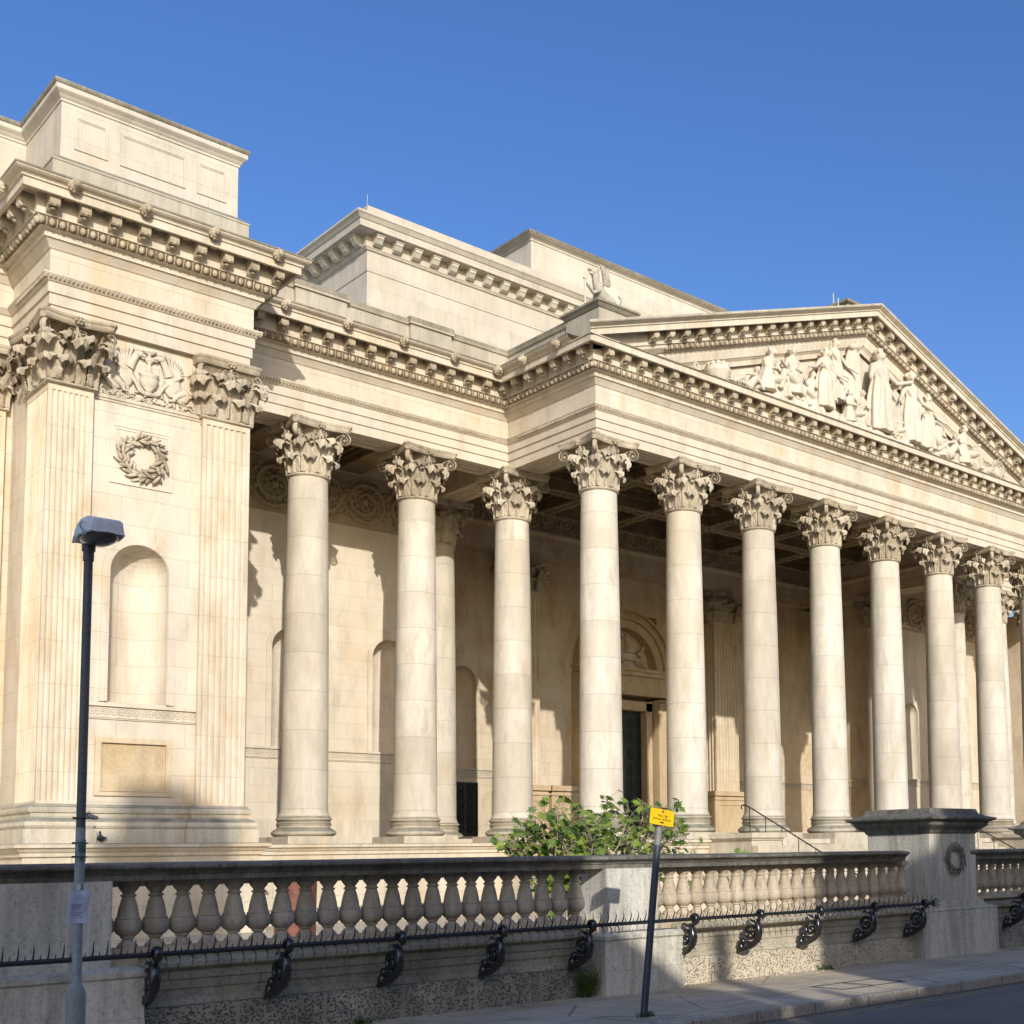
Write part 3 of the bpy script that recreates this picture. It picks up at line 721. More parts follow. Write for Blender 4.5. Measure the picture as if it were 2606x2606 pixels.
# ------------------------------------------------------------------ pavilion wall with niche
def wall_niche(m, x0, x1, y, z0, z1, nx0, nx1, nz0, nzt, depth=None, seg=16, back=.6):
    """wall x0..x1 at plane y facing -Y with a round-headed niche (half cylinder and quarter sphere)"""
    cx = (nx0+nx1)/2; r = (nx1-nx0)/2; zs = nzt-r
    arc = [(cx-r*cos(PI*i/seg), zs+r*sin(PI*i/seg)) for i in range(seg+1)]
    V = lambda x,z: (x,y,z)
    m.add([V(x0,z0),V(x1,z0),V(x1,nz0),V(x0,nz0)], [(0,1,2,3)])
    m.add([V(x0,nz0),V(nx0,nz0),V(nx0,zs),V(x0,zs)], [(0,1,2,3)]); m.add([V(nx1,nz0),V(x1,nz0),V(x1,zs),V(nx1,zs)], [(0,1,2,3)])
    for i in range(seg):
        a, b = arc[i], arc[i+1]; 
        if i < seg//2: m.add([V(x0,a[1]),V(*a),V(*b),V(x0,b[1])], [(0,1,2,3)])
        else: m.add([V(*a),V(x1,a[1]),V(x1,b[1]),V(*b)], [(0,1,2,3)])
    m.add([V(x0,nzt),V(x1,nzt),V(x1,z1),V(x0,z1)], [(0,1,2,3)])
    d = (depth or r)/r
    rows = [[(cx-r*cos(PI*j/seg), y+r*d*sin(PI*j/seg), z) for j in range(seg+1)] for z in (nz0,zs)]
    m.grid(rows)
    rows = []
    for i in range(9):
        t = PI/2*i/8
        rows.append([(cx-r*cos(t)*cos(PI*j/seg), y+r*d*cos(t)*sin(PI*j/seg), zs+r*sin(t)) for j in range(seg+1)])
    m.grid(rows)
    m.add([(cx-r*cos(PI*j/seg), y+r*d*sin(PI*j/seg), nz0) for j in range(seg+1)], [tuple(range(seg+1))])
def archivolt(m, cx, y, r0, r1, zs, z0, pr=.04, seg=20):
    """raised band round an arch and down its jambs"""
    path = [(-1,z0)]+[(a, None) for a in range(seg+1)]
    def ring(r): return [(cx-r, z0)]+[(cx-r*cos(PI*i/seg), zs+r*sin(PI*i/seg)) for i in range(seg+1)]+[(cx+r, z0)]
    A, B = ring(r0), ring(r1)
    m.grid([[(x,y,z) for x,z in A],[(x,y-pr,z) for x,z in A],[(x,y-pr,z) for x,z in B],[(x,y,z) for x,z in B]])
YPW = YP+.20
m = MB()
wall_niche(m, XPL+.3, XPR-.2, YPW, 2.3, 13.6, 9.84, 11.10, 5.30, 8.86, depth=.62)
archivolt(m, 10.47, YPW, .63, .80, 8.23, 5.30, .035); archivolt(m, 10.47, YPW, .64, .69, 8.23, 5.30, .055)
pw = part(m, 'pavilion_wall', M['wall_warm'])
m = MB(); m.box(XPL+.12,XPL+.5,29.6,31.6,2.3,13.6); m.box(12.55,XPR-.05,29.5,36,2.3,13.6); m.box(1,XPL+.3,31.5,32,2.3,13.6)
m.box(XPR-4.3,12.55,29.9,30.1,2.3,13.6); part(m, 'pavilion_side_wall', M['wall_warm'])
def frame(m, x0,x1,z0,z1,y,pw,out):
    m.box(x0,x1,y-out,y+.02,z1-pw,z1); m.box(x0,x1,y-out,y+.02,z0,z0+pw); m.box(x0,x0+pw,y-out,y+.02,z0+pw,z1-pw); m.box(x1-pw,x1,y-out,y+.02,z0+pw,z1-pw)
m = MB(); frame(m, 9.62,11.24,3.24,4.52,YPW,.10,.05); frame(m, 9.72,11.14,3.34,4.42,YPW,.025,.075)
part(m, 'sunk_panel', stone('ochre_stained_stone', (.55,.43,.27), (.62,.52,.37), ochre=.6, och=(.47,.31,.15)), pw)
m = MB(); m.box(9.74,11.12,YPW-.008,YPW+.02,3.36,4.40); part(m, 'panel_face', stone('ochre_panel_stone', (.50,.36,.19), (.62,.51,.34), ochre=.7, och=(.42,.26,.11)), pw)
m = MB(); frame(m, 9.77,11.13,10.20,11.56,YPW,.06,.03); frame(m,9.83,11.07,10.26,11.50,YPW,.06,.015); part(m, 'wreath_frame', M['wall_warm'], pw)
def wreath(m, c, R, rt, n=26, face='y', w=1.0):
    for i in range(n*2):
        a = 2*PI*i/n/1; a = PI*i/n
        for k in (-1,0,1):
            rr = R+k*rt*.55; aa = a+.04*k
            rr += random.uniform(-.25,.35)*rt; p = Vector((c[0]+rr*cos(aa)*w, c[1]-.02-rt*random.uniform(.1,.75), c[2]+rr*sin(aa)))
            rot = Matrix.Rotation(-(aa+PI/2+k*.6+random.uniform(-.45,.45)), 3, 'Y')@Matrix.Rotation(random.uniform(-.5,.5), 3, 'Z')
            m.ell(p, (rt*random.uniform(.8,1.25),rt*.22,rt*.27), 6, 4, rot)
m = MB(); wreath(m, (10.45,YPW,10.87), .42, .15, 12); part(m, 'wreath_carving', M['cap'], pw, smooth=True)
# string course with guilloche
def course(m, x0, x1, y, z0=4.91, z1=5.26, step=.15, face=1):
    m.box(x0,x1,y-.07,y+.05,z1-.07,z1); m.box(x0,x1,y-.02,y+.05,z0+.07,z1-.07); m.box(x0,x1,y-.05,y+.05,z0+.03,z0+.07); m.box(x0,x1,y-.03,y+.05,z0,z0+.03)
    n = int((x1-x0)/step); zc = (z0+.07+z1-.07)/2
    for i in range(n):
        x = x0+(x1-x0)*(i+.5)/n
        for k in range(10):
            a = 2*PI*k/10
            m.ell((x+.062*cos(a), y-.025, zc+.075*sin(a)), (.020,.022,.020), 5, 3)
        m.ell((x,y-.02,zc), (.028,.03,.03), 6, 4)
def course_y(m, y0, y1, x, z0=4.8, z1=5.15, step=.16):
    m.box(x-.07,x+.05,y0,y1,z1-.07,z1); m.box(x-.02,x+.05,y0,y1,z0+.07,z1-.07); m.box(x-.05,x+.05,y0,y1,z0+.03,z0+.07)
    n = int((y1-y0)/step)
    for i in range(n): m.ell((x-.02,y0+(y1-y0)*(i+.5)/n,(z0+z1)/2), (.03,.055,.07), 6, 4)
m = MB(); course(m, 9.30, 11.76, YPW); part(m, 'string_course', M['trim'], pw)
m = MB(); m.box(9.3,11.8,YPW-.05,YPW+.03,12.08,12.16); m.box(9.3,11.8,YPW-.025,YPW+.03,12.02,12.08); part(m, 'relief_ledge', M['trim'], pw)
# relief of two winged beasts facing an urn
def tb(m, pts, r, s=6): m.tube(pts, r, s)
def beast(m, cx, y, z0, s):
    P = lambda u, v, o=0.0: (cx+s*u, y-.05-o, z0+v)
    m.ell(P(.52,.42,.02), (.20,.09,.30), 10, 7); m.ell(P(.72,.24,.02), (.22,.09,.20), 10, 7)
    tb(m, [P(.45,.60,.05),P(.36,.80,.07),P(.30,.92,.07)], [.12,.085,.08], 8)
    m.ell(P(.24,.97,.08), (.12,.08,.08), 8, 6); m.ell(P(.13,.95,.08), (.06,.05,.04), 6, 5); m.ell(P(.14,.885,.08),(.05,.04,.02),6,4)
    m.ell(P(.31,1.06,.06), (.03,.03,.06), 6, 5)
    for k in range(9):
        a = rad(35+k*11); L = .28+.045*k
        tb(m, [P(.52,.50,.08),P(.56+L*.6*cos(a),.52+L*.75*sin(a),.10),P(.56+L*cos(a)*.95,.52+L*sin(a)*1.05,.06)], [.03,.035,.014], 5)
    tb(m, [P(.40,.42,.07),P(.30,.30,.09),P(.22,.12,.09),P(.12,.08,.08)], [.07,.05,.04,.04], 6)
    tb(m, [P(.75,.30,.06),P(.60,.18,.10),P(.55,.06,.08),P(.44,.05,.08)], [.12,.08,.045,.04], 6)
    tb(m, [P(.90,.22,.04),P(1.02,.30,.05),P(1.04,.46,.05),P(.95,.52,.05),P(.93,.44,.05)], [.04,.035,.03,.03,.02], 5)
m = MB(); zz = 12.17
for s_ in (-1,1): beast(m, 10.55, YPW, zz+.12, s_)
m.lathe([(.0,.15),(.13,.16),(.10,.22),(.06,.28),(.17,.38),(.22,.52),(.18,.62),(.23,.66),(.10,.70),(.05,.78),(.04,.92),(.10,.98),(.13,1.02),(.05,1.06),(.03,1.12),(.15,1.17),(.17,1.22),(.0,1.25)], c=(10.55,YPW-.08), seg=14)
for v in m.v[-14*18:]: pass
m.v = [(v if i < len(m.v)-14*18 else (v[0],v[1],v[2]+zz)) for i, v in enumerate(m.v)]
m.v = [(v[0], YPW+(v[1]-YPW)*.62, v[2]) for v in m.v]
for i in range(150):
    x = random.uniform(9.4,11.7); z = zz+abs(random.gauss(0,.10))
    m.ell((x,YPW-.03,z), (random.uniform(.02,.06),.05,random.uniform(.02,.05)), 6, 4)
part(m, 'griffin_relief', M['trim'], pw, smooth=True)

# pavilion base mouldings
BP = [(1,31.36),(XPL-.01,31.36),(XPL-.01,YP+.02),(9.36,YP+.02),(9.36,YPW-.02),(11.70,YPW-.02),(11.70,YP+.02),(XPR+.02,YP+.02),(XPR+.02,36)]
m = MB(); m.sweep([(-.1,3.06),(.02,3.04),(.05,2.99),(.09,2.97),(.11,2.91),(.09,2.86),(.05,2.84),(.04,2.78),(.06,2.74),(.13,2.72),(.18,2.66),(.19,2.58),(.16,2.53),(.22,2.51),(.22,2.205),(-.1,2.205)], BP, cap=False)
part(m, 'pavilion_base', M['base'])
# podium
POD = [(1,31.31),(XPL,31.31),(XPL,YP),(XPR,YP),(XPR,YW),(XL,YW),(XL,YF),(27.2,YF)]
POD2 = [(41.0,YF),(XR,YF),(XR,YW),(55.26,YW),(55.26,YP),(60,YP)]
ppr = [(-2.2,2.20),(.42,2.20),(.44,2.18),(.44,2.11),(.38,2.09),(.34,2.03),(.30,2.0),(.30,1.93),(.24,1.9),(.24,.55),(.32,.50),(.36,.15),(-.3,.15)]
M['pod'] = (stone('podium_stone', (.55,.475,.355), (.66,.585,.455), (1.6,.42,.007,.4), ochre=.5, grime=.4, grey=(.34,.29,.20), topgrime=.9))
for pth in (POD, POD2): m = MB(); m.sweep(ppr, pth, cap=False); part(m, 'podium', M['pod'])
m = MB(); m.box(12.0,56,YW,YB+.5,2.05,2.198); m.box(XL+.1,XR-.1,YF-.2,YW+.5,2.04,2.194); part(m, 'portico_floor', M['base'])
# steps
m = MB()
for i in range(12):
    z1 = 2.19-.17*i; m.box(27.2,40.96,YF-.15-.34*i-.34,YF-.15-.34*i+.01,.1,z1-.171 if i else 2.19-.17)
m = MB()
for i in range(11): m.box(27.25,40.9,YF-.15-.34*(i+1),YF-.15-.34*i,.1,2.19-.17*(i+1))
part(m, 'front_steps', M['base'])
m = MB()
for x0, x1 in ((25.95,27.2),(40.95,42.2)):
    m = MB()
    m.box(x0,x1,24.95,YF-.2,.15,2.14); m.box(x0-.05,x1+.05,24.9,YF-.15,2.14,2.20); m.box(x0-.11,x1+.11,24.84,YF-.1,2.20,2.345)
    m.box(x0-.02,x1+.02,24.7,24.95,.15,1.98)
    part(m, 'cheek_wall', M['base'])
for x0 in (26.1,41.1):
    m = MB()
for xx in (28.1,38.5):
    m = MB()
    top = Vector((xx,27.3,3.22)); 
    pts = [(xx,27.42,3.14),(xx,27.46,3.20),(xx,27.42,3.26),(xx,27.3,3.26),(xx,27.0,3.14),(xx,22.9,1.10)]
    m.tube(pts, .022, 6)
    for i in range(7):
        q = i/6; y = 27.1-4.0*q; zt = 3.19-(27.1-y)*.497; zb = 2.2 if y > YF-.2 else 2.19-.17*(int((YF-.15-y)/.34)+1)
        m.tube([(xx,y,zb),(xx,y,zt)], .014, 5)
    part(m, 'handrail', M['iron'])

# ------------------------------------------------------------------ wings: back walls, niches, carved band, ceiling
m = MB()
xs = [12.9,16.3,19.75,XIL-.1]
wall_niche(m, 12.9, 18.6, YWB, 2.2, 14.4, 16.75, 18.05-.1, 5.15, 8.75, depth=.5)
wall_niche(m, 18.6, XIL, YWB, 2.2, 14.4, 20.05, 21.25, 5.15, 8.75, depth=.5)
for cx in (17.35,20.65): archivolt(m, cx, YWB, .60, .76, 8.15, 5.15, .04)
ww = part(m, 'wing_wall', M['ashlar'])
m = MB(); course(m, 12.9, XIL, YWB, 4.80, 5.15, .155); m.box(12.9,XIL,YWB-.04,YWB+.02,2.95,3.0); m.box(12.9,XIL,YWB-.07,YWB+.02,2.2,2.95); m.box(12.9,XIL,YWB-.05,YWB+.02,2.75,2.98); part(m, 'string_course', M['trim'], ww)
def scrolls(m, f, x0, x1, z0, z1, dens=1.0):
    """running leaf scroll carved in relief; f(u, out, z)"""
    h = z1-z0; zc = (z0+z1)/2; R = h*.40; n = max(1, int((x1-x0)/(h*1.0))); st = (x1-x0)/n
    for i in range(n):
        c = x0+st*(i+.5); sg = 1 if i % 2 == 0 else -1
        pts = []; rr = []
        for k in range(34):
            q = k/33; a = sg*(PI*1.0-q*3.4*PI)-(0 if sg>0 else 0); r = R*1.12*(1-.80*q)
            pts.append(f(c-r*cos(a)*1.05*-1*(-1), .05+.03*sin(q*PI), zc+r*sin(a))); rr.append(h*.05*(1-.4*q))
        m.tube(pts, rr, 6)
        m.tube([f(c-st*.55,.04,zc-sg*R*.2), f(c-st*.25,.06,zc-sg*R*1.05), f(c+.0,.06,zc-sg*R*1.18), f(c+st*.35,.05,zc-sg*R*.9), f(c+st*.5,.05,zc)], [h*.03,h*.045,h*.05,h*.045,h*.03], 6)
        m.ell(f(c,.07,zc), (.10*h,)*3, 8, 6)
        for k in range(6):
            a = k*PI/3; m.ell(f(c+.14*h*cos(a),.05,zc+.14*h*sin(a)), (.055*h,.055*h,.055*h), 6, 4)
        for k in range(int(150*dens)):
            a = random.uniform(0,2*PI); r = random.uniform(.35,1.35)*R; z = zc+r*sin(a); x = c+r*cos(a)*1.15
            if z < z0+.05 or z > z1-.05 or x < x0 or x > x1: continue
            rr_ = random.uniform(.022,.052)*h
            m.ell(f(x,.03,z), (rr_*random.uniform(.8,1.9),.075,rr_*random.uniform(.6,1.3)), 6, 4, Matrix.Rotation(random.uniform(0,3),3,'Y') if True else None)
m = MB(); m.box(12.9,XIL,YWB-.03,YWB+.03,13.78,13.86); m.box(12.9,XIL,YWB-.05,YWB+.03,12.22,12.32); m.box(12.9,XIL,YWB-.012,YWB+.03,12.32,13.78)
scrolls(m, place((0,YWB),(1,0),(0,-1)), 13.0, XIL-.1, 12.34, 13.76); part(m, 'carved_frieze', M['carved'], ww, smooth=True, angle=40)
# right wing
m = MB(); xr0 = XIR
wall_niche(m, xr0, 50.5, YWB, 2.2, 14.4, 47.5, 48.7, 5.15, 8.75, depth=.5); wall_niche(m, 50.5, 57, YWB, 2.2, 14.4, 51.4, 52.6, 5.15, 8.75, depth=.5)
for cx in (48.1,52.0): archivolt(m, cx, YWB, .60, .76, 8.15, 5.15, .04)
wr = part(m, 'wing_wall', M['ashlar'])
m = MB(); course(m, xr0, 57, YWB, 4.80, 5.15, .2); part(m, 'string_course', M['trim'], wr)
m = MB(); m.box(xr0,57,YWB-.05,YWB+.03,12.22,12.32); m.box(xr0,57,YWB-.03,YWB+.03,13.78,13.86); scrolls(m, place((0,YWB),(1,0),(0,-1)), xr0+.1, 56.8, 12.34, 13.76); part(m, 'carved_frieze', M['carved'], wr, smooth=True, angle=40)
# wing ceilings with cross beams
m = MB()
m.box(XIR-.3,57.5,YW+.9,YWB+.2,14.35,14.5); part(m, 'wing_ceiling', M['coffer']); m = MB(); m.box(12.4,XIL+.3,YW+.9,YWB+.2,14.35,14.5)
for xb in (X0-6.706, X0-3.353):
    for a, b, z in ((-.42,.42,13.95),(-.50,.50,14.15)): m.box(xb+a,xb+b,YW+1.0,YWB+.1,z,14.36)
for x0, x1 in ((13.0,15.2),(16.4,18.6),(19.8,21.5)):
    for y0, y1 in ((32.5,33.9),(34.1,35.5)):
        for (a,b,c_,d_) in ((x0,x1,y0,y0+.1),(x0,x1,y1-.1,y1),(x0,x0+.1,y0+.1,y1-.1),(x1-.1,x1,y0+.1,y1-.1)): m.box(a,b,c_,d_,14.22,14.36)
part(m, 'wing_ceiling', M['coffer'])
# soffit panels under the architraves
m = MB()
def soff(m, x0, x1, y0, y1):
    pw = .05
    for a in ((x0,x1,y0,y0+pw),(x0,x1,y1-pw,y1),(x0,x0+pw,y0+pw,y1-pw),(x1-pw,x1,y0+pw,y1-pw)): m.box(*a,13.525,13.553)
    lx = x1-x0 > y1-y0; L = (x1-x0) if lx else (y1-y0); n = int(L/.16)
    for i in range(1,n):
        q = i/n
        c = (x0+L*q,(y0+y1)/2) if lx else ((x0+x1)/2,y0+L*q)
        m.ell((c[0],c[1],13.545), (.055,.055,.02), 8, 4)
sl = [(X0+SP*i+1.0, X0+SP*(i+1)-1.0, YF+.28, YF+.78) for i in range(7)]+[(x+1.0, x+2.35, YW+.28, YW+.78) for x in (X0-6.706, X0-3.353, 46.0, 49.35)]
sl += [(13.3,14.85,YW+.28,YW+.78),(X0-.25,X0+.25,Y0+1.0,30.71),(X0-.25,X0+.25,32.71,34.9),(45.75,46.25,32.7,34.9)]
for a in sl: m = MB(); soff(m, *a); part(m, 'soffit_panel', M['trim'])

# portico side beams running back
m = MB()
bprof = [(-.5,15.2),(-.5,13.55),(.5,13.55),(.5,13.82),(.53,13.83),(.53,14.07),(.56,14.08),(.56,14.32),(.66,14.42),(.66,14.48),(.52,14.5),(.52,15.3)]
def beamY(m, xc, y0, y1):
    r0 = [(xc+e,y0,z) for e,z in bprof]; r1 = [(xc+e,y1,z) for e,z in bprof]; m.grid([r0,r1])
beamY(m, X0, YW+.6, 40.2); part(m, 'side_beam', M['inner']); m = MB()
bm2 = [(-e,z) for e,z in bprof]
r0 = [(46.0+e,YW+.6,z) for e,z in bm2]; r1 = [(46.0+e,40.2,z) for e,z in bm2]; m.grid([r0,r1])
part(m, 'side_beam', M['inner'])
# portico ceiling: deep coffers with ornate ribs
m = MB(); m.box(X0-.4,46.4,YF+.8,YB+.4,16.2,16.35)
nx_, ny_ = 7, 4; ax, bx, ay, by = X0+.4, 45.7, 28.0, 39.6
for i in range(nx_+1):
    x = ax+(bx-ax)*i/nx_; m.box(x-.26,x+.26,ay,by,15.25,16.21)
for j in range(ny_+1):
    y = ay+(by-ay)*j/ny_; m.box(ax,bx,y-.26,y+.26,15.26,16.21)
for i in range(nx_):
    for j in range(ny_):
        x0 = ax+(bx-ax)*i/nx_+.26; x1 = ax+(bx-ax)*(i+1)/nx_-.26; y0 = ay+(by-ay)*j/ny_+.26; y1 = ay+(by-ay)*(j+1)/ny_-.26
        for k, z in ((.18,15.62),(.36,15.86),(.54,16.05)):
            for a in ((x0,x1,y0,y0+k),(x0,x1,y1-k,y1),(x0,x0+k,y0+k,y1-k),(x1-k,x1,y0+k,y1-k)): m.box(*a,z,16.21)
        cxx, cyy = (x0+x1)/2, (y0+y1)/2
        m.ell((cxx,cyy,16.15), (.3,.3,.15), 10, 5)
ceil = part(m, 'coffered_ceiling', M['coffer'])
m = MB()
def rope(m, a, b, r=.085, step=.13):
    a, b = Vector(a), Vector(b); L = (b-a).length; n = int(L/step)
    for i in range(n+1):
        p = a.lerp(b, i/n); m.ell(p+Vector((random.uniform(-.015,.015),random.uniform(-.015,.015),random.uniform(-.02,.02))), (r*random.uniform(.75,1.2),r*random.uniform(.75,1.2),r*random.uniform(.7,1.1)), 6, 4)
for i in range(nx_+1):
    x = ax+(bx-ax)*i/nx_
    for s_ in (-.19,.19): rope(m, (x+s_,ay,15.24), (x+s_,by,15.24))
for j in range(ny_+1):
    y = ay+(by-ay)*j/ny_
    for s_ in (-.19,.19): rope(m, (ax,y+s_,15.24), (bx,y+s_,15.24))
part(m, 'ceiling_garlands', M['carved'], ceil, smooth=True)
# portico back wall and entablature
m = MB()
wall_niche(m, XIL-.1, 28.6, YB, 2.2, 15.3, 25.75, 26.95, 5.15, 9.0, depth=.5)
wall_niche(m, 40.0, XIR+.2, YB, 2.2, 15.3, 41.2, 42.4, 5.15, 9.0, depth=.5)
for cx in (26.35,41.8): archivolt(m, cx, YB, .60, .78, 8.4, 5.15, .04)
m.box(28.6,32.0,YB,YB+.4,2.2,15.3); m.box(36.2,40.0,YB,YB+.4,2.2,15.3); m.box(32.0,36.2,YB+.3,YB+.5,2.2,15.3)
m.box(32.0,36.2,YB,YB+.29,12.0,15.3)
bw = part(m, 'portico_back_wall', M['inner'])
m = MB(); m.box(XIL-.02,XIL+.1,YWB+.02,YB,2.2,16.3); m.box(XIL-.3,XIL-.1,YW+.9,YWB+.1,14.3,16.3); m.box(XIL-1,XIL+.04,YWB-.03,YWB+.3,2.2,14.3)
part(m, 'portico_side_wall', M['inner']); m = MB(); m.box(XIR-.06,XIR+.5,YWB+.02,YB,2.2,16.3); m.box(46.55,46.75,YW+.9,YWB+.1,14.3,16.3); m.box(XIR-.08,XIR+.1,YWB-.25,YWB+.02,2.2,14.3)
part(m, 'portico_side_wall', M['inner'])
m = MB(); course(m, XIL+.1, 28.0, YB, 4.80, 5.15, .155); course(m, 40.5, XIR, YB, 4.80, 5.15, .155); course_y(m, 36.1, YB, XIR-.06)
m.box(XIL+.1,28,YB-.04,YB+.02,12.45,12.56); m.box(40.5,XIR,YB-.04,YB+.02,12.45,12.56); part(m, 'string_course', M['trim'], bw)
EB = [(XIL+.05,36.2),(XIL+.05,39.62),(XIR-.1,39.62),(XIR-.1,36.2)]
YE = 39.6
m = MB()
ep = [(-.72,13.55),(0,13.55),(0,13.78),(.03,13.79),(.03,14.05),(.06,14.06),(.06,14.34),(.10,14.38),(.16,14.46),(.17,14.52),(.02,14.53),(.02,15.45),(.08,15.48),(.2,15.6),(.22,15.8),(-.72,15.8)]
m.sweep([(e,z) for e,z in ep], [(XIL,YE),(XIR,YE)])
part(m, 'inner_entablature', M['inner'])
m = MB(); scrolls(m, place((0,YE-.02),(1,0),(0,-1)), XIL+.4, XIR-.5, 14.58, 15.42, .9); part(m, 'carved_frieze', M['carved'], bw, smooth=True, angle=40)
# grilles, door
def grille(m, x0, x1, z0, z1, y):
    m.box(x0,x1,y+.02,y+.06,z0,z1); frame(m, x0,x1,z0,z1,y,.07,.03)
    n = 3; k = 7
    for i in range(n):
        for j in range(k):
            cx = x0+.12+(x1-x0-.24)*(i+.5)/n; cz = z0+.1+(z1-z0-.2)*(j+.5)/k
            m.tube([(cx+.12*cos(a),y-.01,cz+.12*sin(a)) for a in [2*PI*q/12 for q in range(13)]], .018, 4)
            m.ell((cx,y-.01,cz), (.04,.02,.04), 6, 4)
for ga, gb in ((25.55,27.0),(41.1,42.5)): m = MB(); grille(m, ga,gb,2.62,4.62,YB-.05); part(m, 'bronze_grille', M['bronze'], bw)
m = MB(); cx = MX
YD = 40.0
for s_ in (-1,1):
    m.box(cx+s_*1.86-.26,cx+s_*1.86+.26,YD-.35,YB+.2,2.2,8.35)
    m.box(cx+s_*1.32-.16,cx+s_*1.32+.16,YD-.05,YB+.2,2.2,8.2); m.box(cx+s_*2.45-.12,cx+s_*2.45+.12,YD-.3,YB,2.2,9.2)
m.box(cx-1.48,cx+1.48,YD-.05,YB+.2,7.85,8.25); m.box(cx-2.3,cx+2.3,YD-.36,YB+.2,8.45,9.25); m.box(cx-2.5,cx+2.5,YD-.5,YB+.2,9.25,9.42); m.box(cx-2.6,cx+2.6,YD-.6,YB+.2,9.42,9.55)
seg = 24
def halfring(m, r0, r1, y0, y1, zc):
    A = [[(cx-r*cos(PI*i/seg), y, zc+r*sin(PI*i/seg)) for i in range(seg+1)] for r, y in ((r0,y1),(r0,y0),(r1,y0),(r1,y1))]; m.grid(A)
halfring(m, 1.75, 2.10, YD-.1, YB+.3, 9.55); halfring(m, 2.10, 2.18, YD-.25, YB+.2, 9.55); halfring(m, 2.18, 2.42, YD-.18, YB+.2, 9.55); halfring(m, 2.42, 2.50, YD-.32, YB+.1, 9.55)
for i in range(46):
    a = PI*(i+.5)/46; m.ell((cx-2.34*cos(a), YD-.2, 9.55+2.34*sin(a)), (.055,.03,.055), 6, 4)
dc = part(m, 'door_case', M['amber'])
m = MB()
for s_ in (-1,1):
    for k in range(3):
        for q in range(5): m.ell((cx+s_*1.86-.22+.11*q, YD-.40+(k%2)*.02, 8.0+.14*k), (.07,.07,.08), 6, 4)
part(m, 'door_case_capital', M['carved'], dc, smooth=True)
m = MB(); m.add([(cx-1.8*cos(PI*i/seg), YB+.12, 9.55+1.8*sin(PI*i/seg)) for i in range(seg+1)], [tuple(range(seg+1))])
y = YB+.08
P = lambda u, v, o=0.0: (cx+.55+u, y-o, 9.75+v)
m.ell(P(0,.45), (.55,.1,.2), 10, 6); m.ell(P(-.45,.42), (.26,.1,.24), 8, 6)
tb(m, [P(.5,.5,.04),P(.75,.8,.06),P(.85,.95,.06)], [.16,.10,.08]); m.ell(P(.97,.97,.06),(.16,.07,.07),8,5,)
for a_, b_, c_ in ((.4,.75,1.0),(.3,.5,.75),(-.5,-.6,-.85),(-.4,-.3,-.5)): tb(m, [P(a_,.38,.04),P(b_,.15,.05),P(c_,.02,.05)], [.09,.05,.035])
tb(m, [P(-.1,.6,.05),P(-.05,.95,.07),P(-.15,1.2,.06)], [.13,.12,.06]); m.ell(P(-.12,1.33,.05), (.08,.07,.09), 8, 6); tb(m, [P(-.08,1.1,.07),P(-.35,1.25,.06),P(-.5,1.45,.05)], [.06,.04,.03])
tb(m, [P(-.7,.5,.03),P(-.95,.45,.04),P(-1.05,.2,.04)], [.06,.05,.03])
part(m, 'tympanum_relief', M['inner'], dc, smooth=True, angle=40)
m = MB(); m.box(cx-1.16,cx+1.16,YB+.02,YB+.1,2.2,7.85)
def rframe(m, x0,x1,z0,z1,y,pw,out): frame(m,x0,x1,z0,z1,y,pw,out)
for s_ in (-1,1):
    for c_ in (0,1):
        for r_ in range(8):
            xa = cx+s_*.06+s_*(c_*.54)+(0 if s_ > 0 else -.50); z0 = 2.45+.66*r_
            rframe(m, xa,xa+.50,z0,z0+.58,YB+.02,.05,.03); rframe(m, xa+.11,xa+.39,z0+.11,z0+.47,YB+.02,.04,.02)
    m.box(cx+s_*.02-.02,cx+s_*.02+.02,YB-.03,YB+.02,2.2,7.85)
part(m, 'bronze_door', M['bronze'], dc)
m = MB()
random.seed(3)
for row, z, xa, xb in ((0,8.92,cx-.9,cx+2.0),(1,8.62,cx-.9,cx+.9)):
    x = xa
    while x < xb:
        if random.random() > .12:
            for q in range(random.choice((1,2,2))): m.box(x+q*.06,x+q*.06+.025,YD-.375,YD-.355,z,z+.17)
            if random.random() > .5: m.box(x,x+.085,YD-.374,YD-.355,z+random.choice((0,.07,.145)),z+.17 if False else z+.025+random.choice((0,.07,.12)))
        x += .155
part(m, 'gilt_inscription', M['gilt'], dc)
# pedestals in the portico
for xa, xb in ((29.45,31.3),(38.2,40.3),(27.6,29.3)):
    m = MB()
    m.box(xa,xb,38.9,39.9,2.2,4.3); m.box(xa-.06,xb+.06,38.84,39.9,2.2,2.45); m.box(xa-.05,xb+.05,38.85,39.9,4.12,4.2); m.box(xa-.1,xb+.1,38.8,39.9,4.3,4.5)
    frame(m, xa+.15,xb-.15,2.7,3.95,38.9,.06,.03)
    part(m, 'inner_pedestal', M['amber'])
random.seed(11)
for i in range(2,6): m = MB(); m.box(X0+SP*i-.93,X0+SP*i+.93,YF-.42,YF+.5,.6,2.203); part(m, 'column_block', M['base'])

